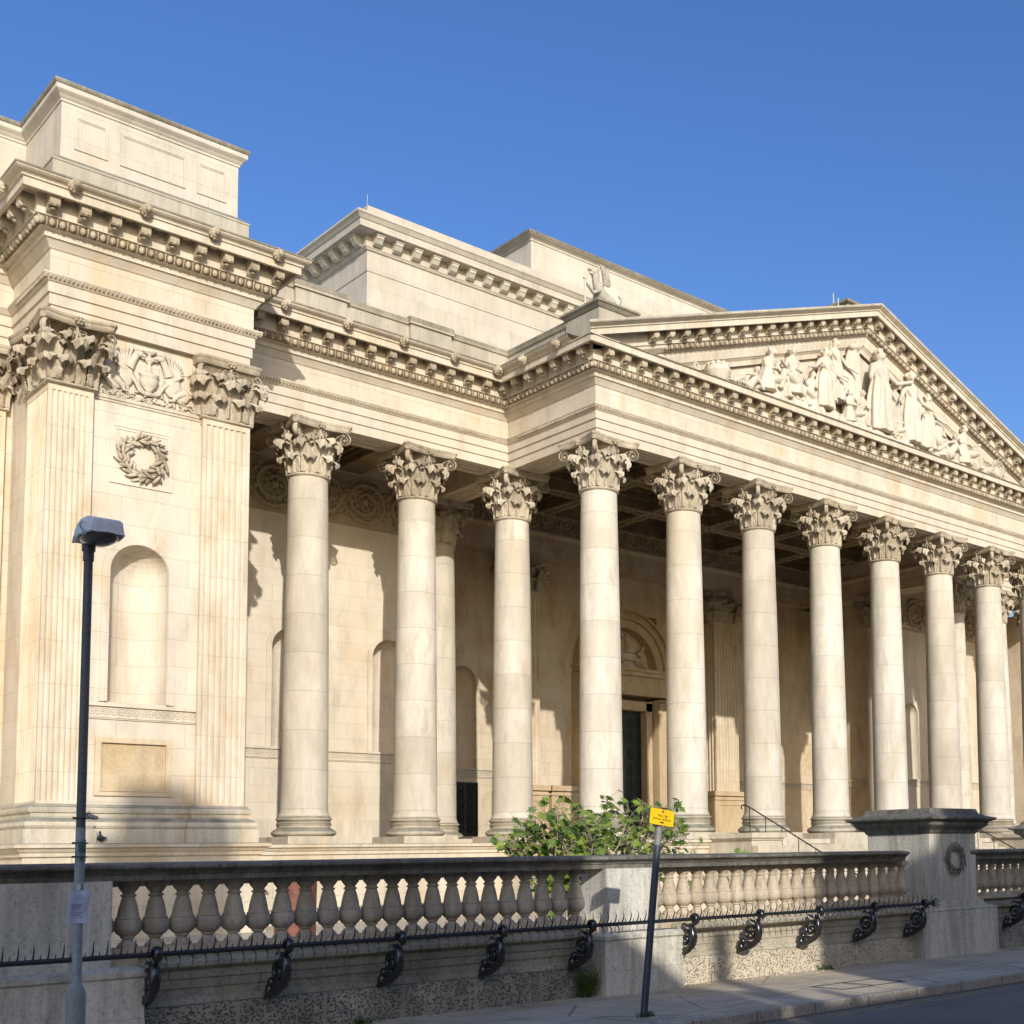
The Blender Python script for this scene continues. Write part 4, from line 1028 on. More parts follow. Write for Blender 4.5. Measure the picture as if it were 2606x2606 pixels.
# ------------------------------------------------------------------ figures
def body(m, pts, rads, seg=14, fold=0.0, nf=7):
    """continuous draped body: elliptical sections (rx, ry) along a spine, pleated by fold"""
    rows = []; N = len(pts)
    for i in range(N):
        p = Vector(pts[i]); rx, ry = rads[i]; rx *= 1.18; ry *= 1.25; row = []
        fo = fold*min(1, max(0, (1-i/(N-1))*1.6))
        for j in range(36):
            a = 2*PI*j/36; k = 1+fo*sin(nf*a+i*.25)
            row.append(p+Vector((rx*k*cos(a), ry*k*sin(a), 0)))
        rows.append(row)
    m.grid(rows, closed=True); m.add(rows[0],[tuple(range(36))]); m.add(rows[-1],[tuple(range(35,-1,-1))])
def head(m, c, r=.155, face=(0,-1,0), hair=True):
    c = Vector(c); f = Vector(face).normalized()
    m.ell(c, (r*.82,r*.92,r*1.12), 14, 10); m.ell(c+f*r*.72+Vector((0,0,-r*.30)), (r*.42,r*.42,r*.42), 10, 7)
    m.tube([c+f*r*.86+Vector((0,0,r*.30)), c+f*r*1.16+Vector((0,0,-r*.12))], [r*.11,r*.2], 6)
    t = Vector((-f.y,f.x,0))
    for s_ in (-1,1): m.ell(c+f*r*.80+t*s_*r*.32+Vector((0,0,r*.26)), (r*.2,r*.2,r*.08), 6, 5)
    if hair:
        for k in range(16):
            a = random.uniform(0,2*PI); b = random.uniform(.15,1.25)
            d = Vector((cos(a)*cos(b), sin(a)*cos(b), sin(b)))
            if d.dot(f) > .45 and b < .9: continue
            m.ell(c+d*r*1.02, (r*.34,)*3, 6, 5)
        m.ell(c-f*r*.85+Vector((0,0,-.1*r)), (r*.45,)*3, 8, 6)
def limb(m, pts, rads): m.tube(pts, rads, 10)
def hand(m, p, d):
    p = Vector(p); d = Vector(d).normalized(); m.ell(p+d*.05, (.05,.05,.05), 8, 6)
    for k in (-1.5,-.5,.5,1.5):
        m.tube([p+d*.06+Vector((0,0,.022*k)), p+d*(.15-.01*abs(k))+Vector((0,-.01,.03*k))], [.017,.012], 5)
YS = YF-.32     # plane the sculptures stand in
def standing(x, z, h, lean=0, arm=(0,0), wide=.30, facing=(-.3,-1,0), arm2=None):
    m = MB(); s_ = h/1.75
    pts = [(x,YS,z),(x+.0,YS,z+.35*s_),(x-.02*s_,YS-.03,z+.7*s_),(x+.03*s_,YS-.02,z+.95*s_),(x+.03*s_+lean*.4,YS,z+1.12*s_),(x+lean*.7,YS-.02,z+1.32*s_),(x+lean*.9,YS,z+1.45*s_),(x+lean,YS-.02,z+1.53*s_)]
    w = wide/.30
    rd = [(.27*w,.20),(.25*w,.19),(.22*w,.17),(.20*w,.15),(.155*w,.13),(.20*w,.14),(.17*w,.11),(.06,.06)]
    body(m, pts, [(a*s_,b*s_) for a,b in rd], fold=.13, nf=9)
    head(m, (x+lean*1.05,YS-.05,z+1.66*s_), .125*s_, facing)
    for sd, a in ((-1,arm),(1,arm2 or (.25,-.15))):
        sh = Vector((x+lean*.8+sd*.20*s_,YS-.02,z+1.38*s_)); el = sh+Vector((sd*(.10+abs(a[0])*.5)*s_,-.12,(-.25+a[1]*.3)*s_)); ha = el+Vector((sd*a[0]*s_*.9,-.16,a[1]*s_*.9))
        limb(m, [sh,sh.lerp(el,.5),el,el.lerp(ha,.6),ha], [.075*s_,.065*s_,.05*s_,.045*s_,.032*s_]); hand(m, ha, (ha-el))
    # shawl across the body
    limb(m, [(x-.2*s_,YS-.14,z+1.35*s_),(x,YS-.2,z+1.12*s_),(x+.16*s_,YS-.17,z+.85*s_),(x+.18*s_,YS-.1,z+.5*s_)], [.05*s_,.07*s_,.07*s_,.04*s_])
    for k in range(5):
        xx = x+(-.2+.1*k)*s_; limb(m, [(xx,YS-.15*s_,z+.05),(xx+.02,YS-.19*s_,z+.5*s_),(xx*.6+x*.4,YS-.15*s_,z+.9*s_)], [.03*s_,.028*s_,.015*s_])
    return m
def seated(x, z, h, sd=1, lean=.1, facing=(.3,-1,0)):
    """sd: the side the knees point to"""
    m = MB(); s_ = h/1.3
    pts = [(x,YS,z),(x,YS,z+.28*s_),(x+lean*.1,YS,z+.5*s_),(x+lean*.4,YS-.02,z+.72*s_),(x+lean*.7,YS-.02,z+.92*s_),(x+lean*.9,YS,z+1.02*s_),(x+lean,YS-.02,z+1.08*s_)]
    body(m, pts, [(a*s_,b*s_) for a,b in ((.32,.25),(.27,.22),(.18,.15),(.155,.13),(.20,.14),(.16,.11),(.06,.06))], fold=.07)
    head(m, (x+lean*1.1,YS-.06,z+1.20*s_), .12*s_, facing)
    for k, dz in ((0,0),(1,.04)):
        hip = Vector((x+sd*.05,YS-.10-.10*k,z+.33*s_)); kn = hip+Vector((sd*(.48+.08*k)*s_,-.1,.12*s_)); ft = kn+Vector((sd*.10*s_,.0,-.46*s_))
        limb(m, [hip,hip.lerp(kn,.5),kn,kn.lerp(ft,.4),ft], [.15*s_,.135*s_,.10*s_,.09*s_,.06*s_]); m.ell(ft+Vector((sd*.07,-.03,0)), (.11*s_,.06*s_,.045*s_), 8, 6)
    for q in range(6):
        a = Vector((x+sd*(.15+.08*q)*s_,YS-.20,z+(.42-.02*q)*s_)); limb(m, [a, a+Vector((sd*.03,-.03,-.2*s_)), a+Vector((sd*.02,.0,-.42*s_))], [.028*s_,.032*s_,.02*s_])
    for s2 in (-1,1):
        sh = Vector((x+lean*.8+s2*.19*s_,YS-.02,z+.94*s_)); el = sh+Vector((s2*.12*s_+sd*.05,-.1,-.24*s_)); ha = el+Vector((sd*.25*s_,-.12,-.02*s_+.1*(s2==sd)))
        limb(m, [sh,el,ha], [.072*s_,.052*s_,.033*s_]); hand(m, ha, ha-el)
    return m
def reclining(x, z, L, sd=1, facing=(-1,-.6,0)):
    """legs trail towards sd, torso raised on the other side"""
    m = MB(); s_ = L/1.7
    hip = Vector((x,YS-.05,z+.18*s_)); ch = hip+Vector((-sd*.30*s_,0,.36*s_)); nk = ch+Vector((-sd*.08*s_,0,.20*s_))
    m.tube([hip+Vector((sd*.1,0,-.02)),hip,hip.lerp(ch,.5),ch,nk], [.15*s_,.18*s_,.145*s_,.17*s_,.06*s_], 12)
    head(m, nk+Vector((-sd*.03,-.04,.13*s_)), .12*s_, facing)
    for k in (0,1):
        kn = hip+Vector((sd*.42*s_,-.06-.08*k,(.10+.10*k)*s_)); ft = kn+Vector((sd*.45*s_,0,-(.17+.08*k)*s_))
        limb(m, [hip,hip.lerp(kn,.5),kn,kn.lerp(ft,.4),ft], [.15*s_,.13*s_,.095*s_,.085*s_,.05*s_]); m.ell(ft+Vector((sd*.08,-.02,.02)), (.10*s_,.05*s_,.05*s_), 8, 6)
    sh = ch+Vector((-sd*.05,-.05,.1*s_)); el = sh+Vector((-sd*.2*s_,-.06,-.25*s_)); ha = el+Vector((sd*.05*s_,-.06,-.16*s_)); limb(m, [sh,el,ha], [.07*s_,.055*s_,.04*s_]); hand(m, ha, (-sd,0,-.2))
    sh = ch+Vector((sd*.12,-.1,.1*s_)); el = sh+Vector((sd*.22*s_,-.06,-.06*s_)); ha = el+Vector((sd*.24*s_,-.05,-.08*s_)); limb(m, [sh,el,ha], [.07*s_,.055*s_,.035*s_]); hand(m, ha, (sd,0,-.2))
    for q in range(7):
        a = hip+Vector((sd*(.05+.12*q)*s_,-.14,.10*s_)); limb(m, [a+Vector((-.03,0,.05)),a+Vector((.0,-.03,-.10*s_)),a+Vector((.03,0,-.2*s_))], [.03*s_,.035*s_,.02*s_])
    return m
def rock(m, x0, x1, z0, z1, n=26):
    for i in range(n):
        x = random.uniform(x0,x1); h = random.uniform(.3,1)*(z1-z0)
        m.ell((x,YS+random.uniform(-.12,.2),z0+h*.45), (random.uniform(.15,.32),random.uniform(.18,.3),h*.55), 8, 6)
figs = []
figs.append((seated(28.75,16.45,1.50,1,.25,(.6,-1,0)), 'statue_figure'))
figs.append((seated(30.05,16.62,1.62,-1,-.02,(-.8,-1,.1)), 'statue_figure'))
figs.append((reclining(27.9,16.2,1.6,-1,(-.3,-1,0)), 'statue_figure'))
figs.append((standing(31.62,16.60,2.05,.08,(.45,-.15),.36,(.2,-1,.1)), 'statue_figure'))
YS -= -.18
figs.append((standing(32.42,17.1,2.15,.0,(.1,.25),.30,(.6,-1,.1)), 'statue_figure'))
YS = YF-.32
figs.append((seated(32.9,16.40,1.15,1,.05,(-.4,-1,-.2)), 'statue_figure'))
figs.append((standing(34.62,16.45,2.95,.03,(.12,-.1),.36,(.2,-1,0),(.42,.12)), 'statue_figure'))
figs.append((standing(36.35,16.45,2.62,.10,(.25,-.2),.34,(-.8,-1,0)), 'statue_figure'))
figs.append((standing(37.45,16.45,2.05,.02,(.15,-.15),.32,(.3,-1,0)), 'statue_figure'))
figs.append((reclining(38.75,16.35,1.9,-1,(.8,-1,0)), 'statue_figure'))
figs.append((seated(39.65,16.35,1.52,1,.12,(.3,-1,0)), 'statue_figure'))
figs.append((reclining(41.0,16.2,1.55,1,(.3,-1,0)), 'statue_figure'))
YS = YF-.22
figs.append((seated(31.0,16.5,1.25,-1,.1,(.5,-1,0)), 'statue_figure'))
figs.append((standing(32.0,16.95,1.75,-.05,(.2,-.1),.32,(.8,-1,0)), 'statue_figure'))
figs.append((seated(33.75,16.45,1.30,-1,.0,(-.6,-1,.1)), 'statue_figure'))
figs.append((standing(35.55,16.5,2.0,.08,(.3,.2),.34,(.9,-1,0)), 'statue_figure'))
figs.append((seated(35.3,16.4,1.15,1,.08,(.4,-1,0)), 'statue_figure'))
figs.append((standing(36.9,16.45,2.05,.05,(.1,-.1),.33,(.5,-1,0)), 'statue_figure'))
figs.append((seated(38.2,16.35,1.55,-1,.08,(-.2,-1,0)), 'statue_figure'))
figs.append((seated(29.45,16.5,1.1,1,.0,(-.3,-1,0)), 'statue_figure'))
YS = YF-.32
for f_, nme in figs: part(f_, nme, M['statue'], remesh=.024, smooth=True)
m = MB()
rock(m, 28.2,31.2,16.0,16.75,44); rock(m, 31.2,34.0,16.0,16.7,40); rock(m, 33.8,38.2,16.0,16.62,60); rock(m, 38.2,41.5,16.0,16.4,40)
part(m, 'rocky_ground', M['statue'], remesh=.05, smooth=True)
m = MB()   # hanging drape, shield and altar behind the middle group
body(m, [(33.45,YS+.25,16.5),(33.42,YS+.22,17.3),(33.4,YS+.2,18.2),(33.4,YS+.15,18.9),(33.42,YS+.1,19.25)], [(.46,.12),(.50,.12),(.40,.11),(.30,.13),(.2,.1)], fold=.12, nf=6)
head(m, (33.45,YS+.02,19.25), .17, (-.4,-1,0)); m.ell((33.2,YS,19.2),(.16,.12,.12),8,6)
part(m, 'draped_pillar', M['statue'], remesh=.03, smooth=True)
m = MB()
m.lathe([(0,16.05),(.22,16.06),(.30,16.2),(.40,16.50),(.42,16.56),(.36,16.60),(.37,16.66),(.30,16.68),(.0,16.70)], c=(26.6,YS+.0), seg=24, rmod=lambda a,z: 1+.03*cos(16*a))
for k in range(11): m.ell((26.6+.29*cos(2*PI*k/11),YS+.29*sin(2*PI*k/11),16.72),(.09,.09,.08),8,5)
m.tube([(27.0,YS-.05,16.55),(27.15,YS-.05,16.5),(27.12,YS-.05,16.3),(26.95,YS-.05,16.2)], .035, 6)
m.tube([(25.65+.10*cos(a),YS-.05,16.42+.12*sin(a)) for a in [2*PI*k/14 for k in range(15)]], .035, 6)
part(m, 'carved_vase', M['statue'], smooth=True)
m = MB(); wreath(m, (42.1,YS,16.62), .36, .09, 14); m.ell((42.1,YS+.1,16.5),(.4,.2,.38),12,8); m.ell((42.9,YS+.05,16.3),(.35,.2,.18),10,6); part(m, 'carved_urn', M['statue'], smooth=True)
# griffin statue on its pedestal at the corner of the portico
m = MB()
G = lambda a, b, c: (XL+.62+a, YF+.45+b, 17.52+c)
d_ = Vector((-.98,.12,0)).normalized()    # it faces out over the corner
def gp(f, s_, z): t = Vector((-d_.y,d_.x,0)); v = (d_*f+t*s_)*1.12; return G(v.x, v.y, z*1.12)
m.tube([gp(-.34,0,.20),gp(-.22,0,.28),gp(-.02,0,.42),gp(.12,0,.62),gp(.18,0,.80),gp(.16,0,.95)], [.15,.19,.17,.145,.11,.10], 12)
m.ell(gp(.20,0,1.0), (.12,.12,.11), 10, 8); m.ell(gp(.33,0,1.03), (.10,.08,.05), 8, 6); m.ell(gp(.31,0,.93), (.085,.06,.03), 8, 5)
for s_ in (-1,1):
    m.ell(gp(.10,s_*.07,1.10), (.03,.03,.06), 6, 5)
    for k in range(7):
        a = rad(62+k*9); L = .24+.036*k
        m.tube([gp(-.02,s_*.12,.66), gp(-.02-L*.5*cos(a),s_*.22,.66+L*.6*sin(a)), gp(-.02-L*.75*cos(a)+.05,s_*.24,.66+L*1.12*sin(a))], [.06,.06,.03], 6)
    m.ell(gp(-.10,s_*.16,.72), (.10,.07,.13), 8, 6)
    m.tube([gp(-.28,s_*.14,.24),gp(-.12,s_*.17,.20),gp(-.20,s_*.17,.06),gp(-.04,s_*.17,.03)], [.13,.11,.06,.045], 8)
m.tube([gp(.12,-.08,.52),gp(.16,-.09,.30),gp(.15,-.09,.12),gp(.24,-.09,.03)], [.085,.06,.05,.05], 8)
m.tube([gp(.12,.10,.50),gp(.34,.14,.36),gp(.52,.16,.52),gp(.60,.16,.60)], [.08,.06,.045,.04], 8)
m.tube([gp(-.38,0,.18),gp(-.52,.08,.22),gp(-.55,.10,.42),gp(-.46,.08,.5)], [.04,.035,.03,.04], 6)
gr = m.build('griffin_statue', M['statue'], None, remesh=.022, smooth=True)
gr.data.materials[0] = M['griff']; tag(gr, 'seated winged griffin of pale stone on the pedestal at the near corner of the pediment', 'statue')
m = MB(); m.tube([gp(.60,.16,-.0),gp(.60,.16,.66)], .028, 8); m.ell(gp(.60,.16,.68),(.06,.06,.05),8,6); m.build('staff', M['statue'], gr, smooth=True)

# ------------------------------------------------------------------ street
bpy_box = MB()
m = MB(); m.add([(-1500,-1500,-.06),(1500,-1500,-.06),(1500,1500,-.06),(-1500,1500,-.06)], [(0,1,2,3)]); tag(m.build('ground', M['gravel'], fixn=False), kind='structure')
m = MB(); m.add([(-60,1.0,0),(90,1.0,0),(90,9.1,0),(-60,9.1,0)], [(0,1,2,3)]); tag(m.build('road', M['road'], fixn=False), kind='structure')
KY = 9.16
m = MB(); m.box(-60,90,KY,11.62,-.05,.118); tag(m.build('pavement', M['pave']), kind='structure')
m = MB(); m.box(-60,90,-2.5,1.2,-.05,.02); tag(m.build('near_pavement', M['pave']), kind='structure')
m = MB(); m.box(-60,90,KY-.13,KY+.002,-.05,.122); tag(m.build('kerb', M['kerb'], bevel=.015), kind='structure')
m = MB(); m.box(-60,90,8.86,8.91,-.02,.004); m.box(-60,90,8.72,8.77,-.02,.004); tag(m.build('yellow_lines', M['line']), kind='structure')
m = MB(); m.box(-60,90,11.95,60,-.05,.15); tag(m.build('forecourt', M['gravel']), kind='structure')
mh = MB(); 
for a in ((11.5,12.7,9.62,9.65),(11.5,12.7,10.12,10.15),(11.5,11.53,9.65,10.12),(12.67,12.7,9.65,10.12),(12.09,12.11,9.65,10.12)): mh.box(*a,.10,.124)
mhb = tag(mh.build('inspection_cover', metal('cover_edge', (.06,.05,.04), .6)), 'rectangular slab cover with dark metal edging in the sunlit pavement', 'inspection cover')

wall = tag(empty('balustrade_wall', (10,11.7,.12)), 'sooty stone balustrade on a low street wall with rough carved blocks at its foot', 'wall')
WY, PY = 11.60, 11.37
def wp(mb, name, mat, **k): return mb.build(name, mat, wall, **k)
pathw = [(-8,PY),(4.24,PY),(4.24,WY),(9.36,WY),(9.36,PY),(10.58,PY),(10.58,WY),(15.6,WY)]
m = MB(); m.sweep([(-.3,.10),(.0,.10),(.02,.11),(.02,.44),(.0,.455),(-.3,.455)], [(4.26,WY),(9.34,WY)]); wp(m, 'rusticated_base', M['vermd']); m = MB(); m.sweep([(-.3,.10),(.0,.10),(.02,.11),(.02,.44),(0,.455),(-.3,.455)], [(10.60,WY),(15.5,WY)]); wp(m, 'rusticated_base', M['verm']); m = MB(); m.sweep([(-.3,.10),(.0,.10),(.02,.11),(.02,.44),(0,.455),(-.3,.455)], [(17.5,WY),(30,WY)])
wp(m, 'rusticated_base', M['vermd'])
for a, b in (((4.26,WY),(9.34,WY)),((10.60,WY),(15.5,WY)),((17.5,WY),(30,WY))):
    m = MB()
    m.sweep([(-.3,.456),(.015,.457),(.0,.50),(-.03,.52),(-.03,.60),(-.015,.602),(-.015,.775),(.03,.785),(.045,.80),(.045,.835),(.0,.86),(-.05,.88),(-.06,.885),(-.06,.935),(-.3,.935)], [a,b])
    wp(m, 'wall_face', M['sooty' if a[0] != 10.60 else 'plinth'])  # only the sunlit bay takes the lighter stone
m = MB()
for x0, x1 in ((-8,4.24),(9.36,10.58)):
    for (z0,z1,o) in ((.10,.40,.012),(.402,.74,.0)): m.box(x0,x1,PY-o,11.95,z0,z1)
    m.sweep([(-.2,.74),(0,.742),(.02,.76),(.02,.80),(-.03,.83),(-.04,.835),(-.2,.84)], [(x0,11.9),(x0,PY),(x1,PY),(x1,11.9)])
pp = wp(m, 'pier_plinth', M['dado'])
m = MB(); m.box(-8,3.99,11.47,11.93,.82,1.575); m.box(9.46,10.26,11.47,11.93,.82,1.575); wp(m, 'pier_dado', M['dado'])
m = MB()
for a, b in (((-8,11.7),(15.25,11.7)),((16.9,11.7),(30,11.7))):
    m.sweep([(-.22,1.575),(.20,1.575),(.205,1.63),(.22,1.632),(.225,1.645),(.26,1.67),(.275,1.672),(.29,1.685),(.29,1.705),(.26,1.72),(.10,1.735),(-.10,1.735),(-.24,1.72),(-.27,1.70),(-.27,1.67),(-.22,1.63)], [a,b])
wp(m, 'balustrade_rail', M['rail'])
m = MB()
for a, b in ((3.99,9.46),(10.26,15.6),(16.9,30)): m.box(a,b,11.60,11.84,.936,.985)
for a, b in ((3.9,4.27),(9.3,9.5),(10.2,10.62)): m.box(a,b,11.62,11.90,.80,.934)

wp(m, 'baluster_sill', M['balu'])
def balu(mat):
    m = MB()
    pr = [(.085,0),(.088,.015),(.075,.035),(.045,.06),(.042,.075),(.060,.085),(.060,.10),(.085,.115),(.112,.145),(.119,.185),(.116,.225),(.104,.250),(.106,.256),(.100,.262),(.092,.27),(.082,.33),(.066,.40),(.054,.435),(.052,.445),(.066,.45),(.066,.462),(.052,.468),(.050,.48),(.066,.50),(.082,.52),(.086,.535)]
    m.lathe(pr, seg=24, rmod=lambda a,z: 1-.045*abs(cos(7*a)) if .11 < z < .255 else 1)
    m.box(-.088,.088,-.088,.088,.535,.59); m.box(-.095,.095,-.095,.095,-.03,.002)
    return seal(m, 'baluster', M[mat])
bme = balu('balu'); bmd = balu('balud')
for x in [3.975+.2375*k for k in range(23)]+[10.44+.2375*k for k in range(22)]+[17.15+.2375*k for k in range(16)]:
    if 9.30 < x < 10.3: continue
    o = bpy.data.objects.new('baluster', bme if 10 < x < 15.5 else bmd); COL.objects.link(o); o.parent = wall; o.location = Vector((x,11.72,.987))-wloc(wall); o.rotation_euler = (0,0,random.uniform(0,.4) if False else 0)  # balusters outside the sunlit bay take the darker, shade-toned copy

# gate pier with sloped dark cap and wreath
gp_ = tag(empty('gate_pier', (16.4,11.95,.12)), 'tall square stone gate pier with dark sloped cap and a carved wreath on its front', 'pier')
PX0, PX1, PYF, PYB = 15.82, 17.05, 11.46, 12.66
m = MB(); m.box(PX0,PX1,PYF,PYB,.9,2.0); gate_body = m.build('pier_shaft', M['dado'], gp_, bevel=.01)
m = MB(); m.box(PX0-.35,PX1+.42,PYF-.10,PYB+.2,.10,.36); m.box(PX0-.345,PX1+.415,PYF-.09,PYB+.19,.362,.80); m.sweep([(-.4,.80),(.0,.80),(.01,.815),(.01,.83),(-.10,.86),(-.20,.95),(-.22,.98),(-.4,.98)], [(PX0-.34,PYF-.09),(PX1+.41,PYF-.09),(PX1+.41,PYB+.19),(PX0-.34,PYB+.19)], close=True)
m.box(PX0-.08,PX1+.08,PYF-.06,PYB+.05,.83,.95); m.build('pier_plinth', M['dado'], gp_)
m = MB(); m.sweep([(-.5,1.98),(.0,1.98),(.02,2.0),(.04,2.04),(.13,2.10),(.15,2.12),(.15,2.165),(.24,2.20),(.25,2.215),(.25,2.235),(.14,2.26),(.04,2.31),(.02,2.375),(-.5,2.385)], [(PX0,PYF),(PX1,PYF),(PX1,PYB),(PX0,PYB)], close=True); m.box(PX0+.4,PX1-.4,PYF+.4,PYB-.4,2.3,2.383)
m.build('pier_cap', M['rail'], gp_)
m = MB(); wreath(m, ((PX0+PX1)/2-.02,PYF-.02,1.60), .195, .052, 15); m.build('wreath_carving', M['rail'], gp_, smooth=True)
g2 = tag(empty('gate_pier', (18.9,11.95,.12)), 'second gate pier at the right edge, only the tip of its dark cap in view', 'pier')
for ch in list(gp_.children):
    c = ch.copy(); COL.objects.link(c); c.parent = g2; c.location = Vector(ch.location)
g2.location = Vector(gp_.location)+Vector((10.2,3.5,0)) 

# ------------------------------------------------------------------ spiked iron railing
def railing(x0, x1, brs, label, xoff=None, low=True):
    r = tag(empty('spiked_railing', ((x0+x1)/2, 11.19, .95)), label, 'railing')
    m = MB(); m.tube([(x0,11.19,.95),(x1,11.19,.95)], .019, 8); m.tube([(x0,11.19,.935),(x1,11.19,.935)], .010, 6); m.build('rail_bar', M['iron'], r, smooth=True)
    m = MB(); x = x0+.03; k = 0
    while x < x1:
        if k % 2 == 0: m.tube([(x,11.19,.95),(x-.002,11.155,1.0),(x-.004,11.14,1.045),(x+.003,11.165,1.09)], [.008,.007,.0055,.002], 5)
        else: m.tube([(x,11.19,.95),(x,11.175,.985),(x+.002,11.182,1.005)], [.006,.005,.002], 5)
        if x > 4.1 and not (9.36 < x < 10.58) and k % 2 == 0: m.tube([(x+.03,11.19,.945),(x+.028,11.14,.905),(x+.026,11.125,.87),(x+.028,11.15,.825)], [.008,.007,.0055,.002], 5)
        x += .056; k += 1
    m.build('rail_spikes', M['iron'], r)
    for bx in brs:
        m = MB()
        def sp(cy, cz, r0, turns, st, wid, th, sg):
            pts = []; rr = []
            for i in range(31):
                q = i/30; a = st+sg*q*turns*2*PI; R_ = r0*(1-.85*q); pts.append((bx,cy+R_*cos(a),cz+R_*sin(a))); rr.append((wid*(1-.3*q),th*(1-.45*q)))
            m.tube(pts, rr, 8, flat=(1,0,0)); m.ell((bx,cy,cz),(.03,.02,.02),8,6); return pts[0]
        p = sp(11.19,.955,.066,1.3,-PI/2,.042,.024,-1)
        q = sp(11.35,.705,.135,1.7,-PI*.35,.042,.030,-1)
        m.tube([(bx,11.19,.90),(bx,11.22,.87),(bx,11.25,.86)], [.03,.026,.02], 8)
        m.tube([(bx,11.27,.875),(bx,11.22,.83),(bx,11.195,.74),(bx,11.215,.64),(bx,11.30,.565),(bx,11.42,.51),(bx,11.56,.47)], [(.042,.024),(.046,.032),(.048,.034),(.046,.032),(.042,.030),(.046,.032),(.056,.03)], 8, flat=(1,0,0))
        m.ell((bx,11.53,.52),(.055,.05,.075),8,6); m.ell((bx,11.50,.60),(.045,.05,.05),8,6); m.tube([(bx,11.22,.62),(bx,11.17,.58)], [.014,.003], 5); m.tube([(bx,11.3,.86),(bx,11.38,.885),(bx,11.42,.85)], [.018,.016,.006], 6)
        m.build('scroll_bracket', M['iron'], r, smooth=True)
    return r
railing(-2.0, 15.45, [4.26,5.44,6.61,7.81,9.01,10.60,11.75,12.91,14.09,15.27], 'black iron rail with curved spikes on scroll brackets along the front of the balustrade wall')
m_ = railing(17.75, 24, [17.95,19.1,20.3,21.5,22.7], 'black iron spiked rail on scroll brackets beyond the wreathed gate pier')
m = MB()
for k in range(9):
    a = 2*PI*k/9; m.tube([(15.45,11.19,.95),(15.52,11.19+.05*cos(a),.95+.05*sin(a)),(15.60,11.19+.07*cos(a),.95+.07*sin(a))], [.01,.008,.002], 5)
    m.tube([(17.75,11.19,.95),(17.68,11.19+.05*cos(a),.95+.05*sin(a)),(17.60,11.19+.07*cos(a),.95+.07*sin(a))], [.01,.008,.002], 5) if False else None
m.build('spiked_finial', M['iron'], bpy.data.objects['spiked_railing'])

# ------------------------------------------------------------------ lettering
def text(body, size, loc, rot, mat, parent, name='lettering', ext=.0012, sx=1.0):
    cu = bpy.data.curves.new(name, 'FONT'); cu.body = body; cu.size = size; cu.align_x = 'CENTER'; cu.align_y = 'CENTER'; cu.extrude = ext
    o = bpy.data.objects.new(name, cu); COL.objects.link(o); dg = bpy.context.evaluated_depsgraph_get(); dg.update()
    me = bpy.data.meshes.new_from_object(o.evaluated_get(dg)); bpy.data.objects.remove(o); me.name = name; me.materials.clear(); me.materials.append(mat)
    o = bpy.data.objects.new(name, me); COL.objects.link(o); o.parent = parent; o.location = loc; o.rotation_euler = rot; o.scale = (sx,1,1)
    return o

# ------------------------------------------------------------------ lamp post
LX, LY = 2.562, 7.9
lamp = tag(empty('street_lamp', (LX,LY,0)), 'tall grey street lamp with a flat blue-grey head in front of the museum', 'street lamp')
def lp(m, name, mat, **k): return m.build(name, M[mat], lamp, **k)
m = MB(); m.lathe([(.0,0),(.053,0),(.052,.95),(.050,.985),(.034,1.02),(.029,1.04)], c=(LX,LY), seg=20); base_ = lp(m, 'lamp_base', 'basegrn', smooth=True, angle=40)
m = MB(); m.box(LX+.015,LX+.022,LY-.054,LY-.048,.70,.77); m.box(LX+.03,LX+.037,LY-.048,LY-.042,.70,.77); m.build('door_mark', M['black'], base_)
m = MB(); m.lathe([(.0265,1.03),(.0265,1.93)], c=(LX,LY), seg=20); lp(m, 'lower_pole', 'galv', smooth=True)
m = MB(); m.lathe([(.0255,1.925),(.0245,3.515),(.030,3.515),(.030,3.575),(.037,3.575),(.037,3.63),(.0,3.635)], c=(LX,LY), seg=20); lp(m, 'upper_pole', 'poledark', smooth=True, angle=40)
for z in (1.985,1.84,1.76):
    m = MB(); m.lathe([(.029,z-.004),(.031,z-.004),(.031,z+.004),(.029,z+.004)], c=(LX,LY), seg=16); m.box(LX-.045,LX-.028,LY-.006,LY+.006,z-.005,z+.007); m.box(LX+.028,LX+.042,LY-.006,LY+.006,z-.004,z+.004)
    lp(m, 'clamp_band', 'black')
m = MB()   # head, long axis towards the road
secs = [(-.11,.070,.0,.050),(-.05,.092,.0,.080),(.03,.108,.0,.110),(.11,.114,.0,.130),(.18,.114,.0,.126),(.235,.106,.0,.108),(.255,.090,.0,.085)]
rows = []
for u, w, b, h in secs:
    y = LY-u; r = []
    for k in range(13):
        a = PI*k/12; cx_ = cos(a); sx_ = sin(a)
        r.append((LX+.015-w*cx_*(1.0 if k in (0,12) else min(1/max(abs(cx_),.3),1.18))*(1-.14*min(1,sx_*1.7)), y, 3.64+b*.8+h*.82*min(1,sx_*1.7)))
    rows.append(r)
m.grid(rows); m.add(rows[0],[tuple(range(13))]); m.add(rows[-1],[tuple(range(12,-1,-1))])
for u0,u1,w0,w1 in ((-.10,.12,.070,.112),(.12,.245,.112,.096)):
    for s_ in (-1,1): m.tube([(LX+.015+s_*w0,LY-u0,3.64),(LX+.015+s_*w1,LY-u1,3.64)], .009, 6)
m.add([(LX+.015-.07,LY+.10,3.638),(LX+.015+.07,LY+.10,3.638),(LX+.015+.112,LY-.14,3.638),(LX+.015+.088,LY-.255,3.638),(LX+.015-.088,LY-.255,3.638),(LX+.015-.112,LY-.14,3.638)], [(0,1,2,3,4,5)])
hd = lp(m, 'lamp_head', 'lampgrey', smooth=True, angle=60)
m = MB()
rows = []
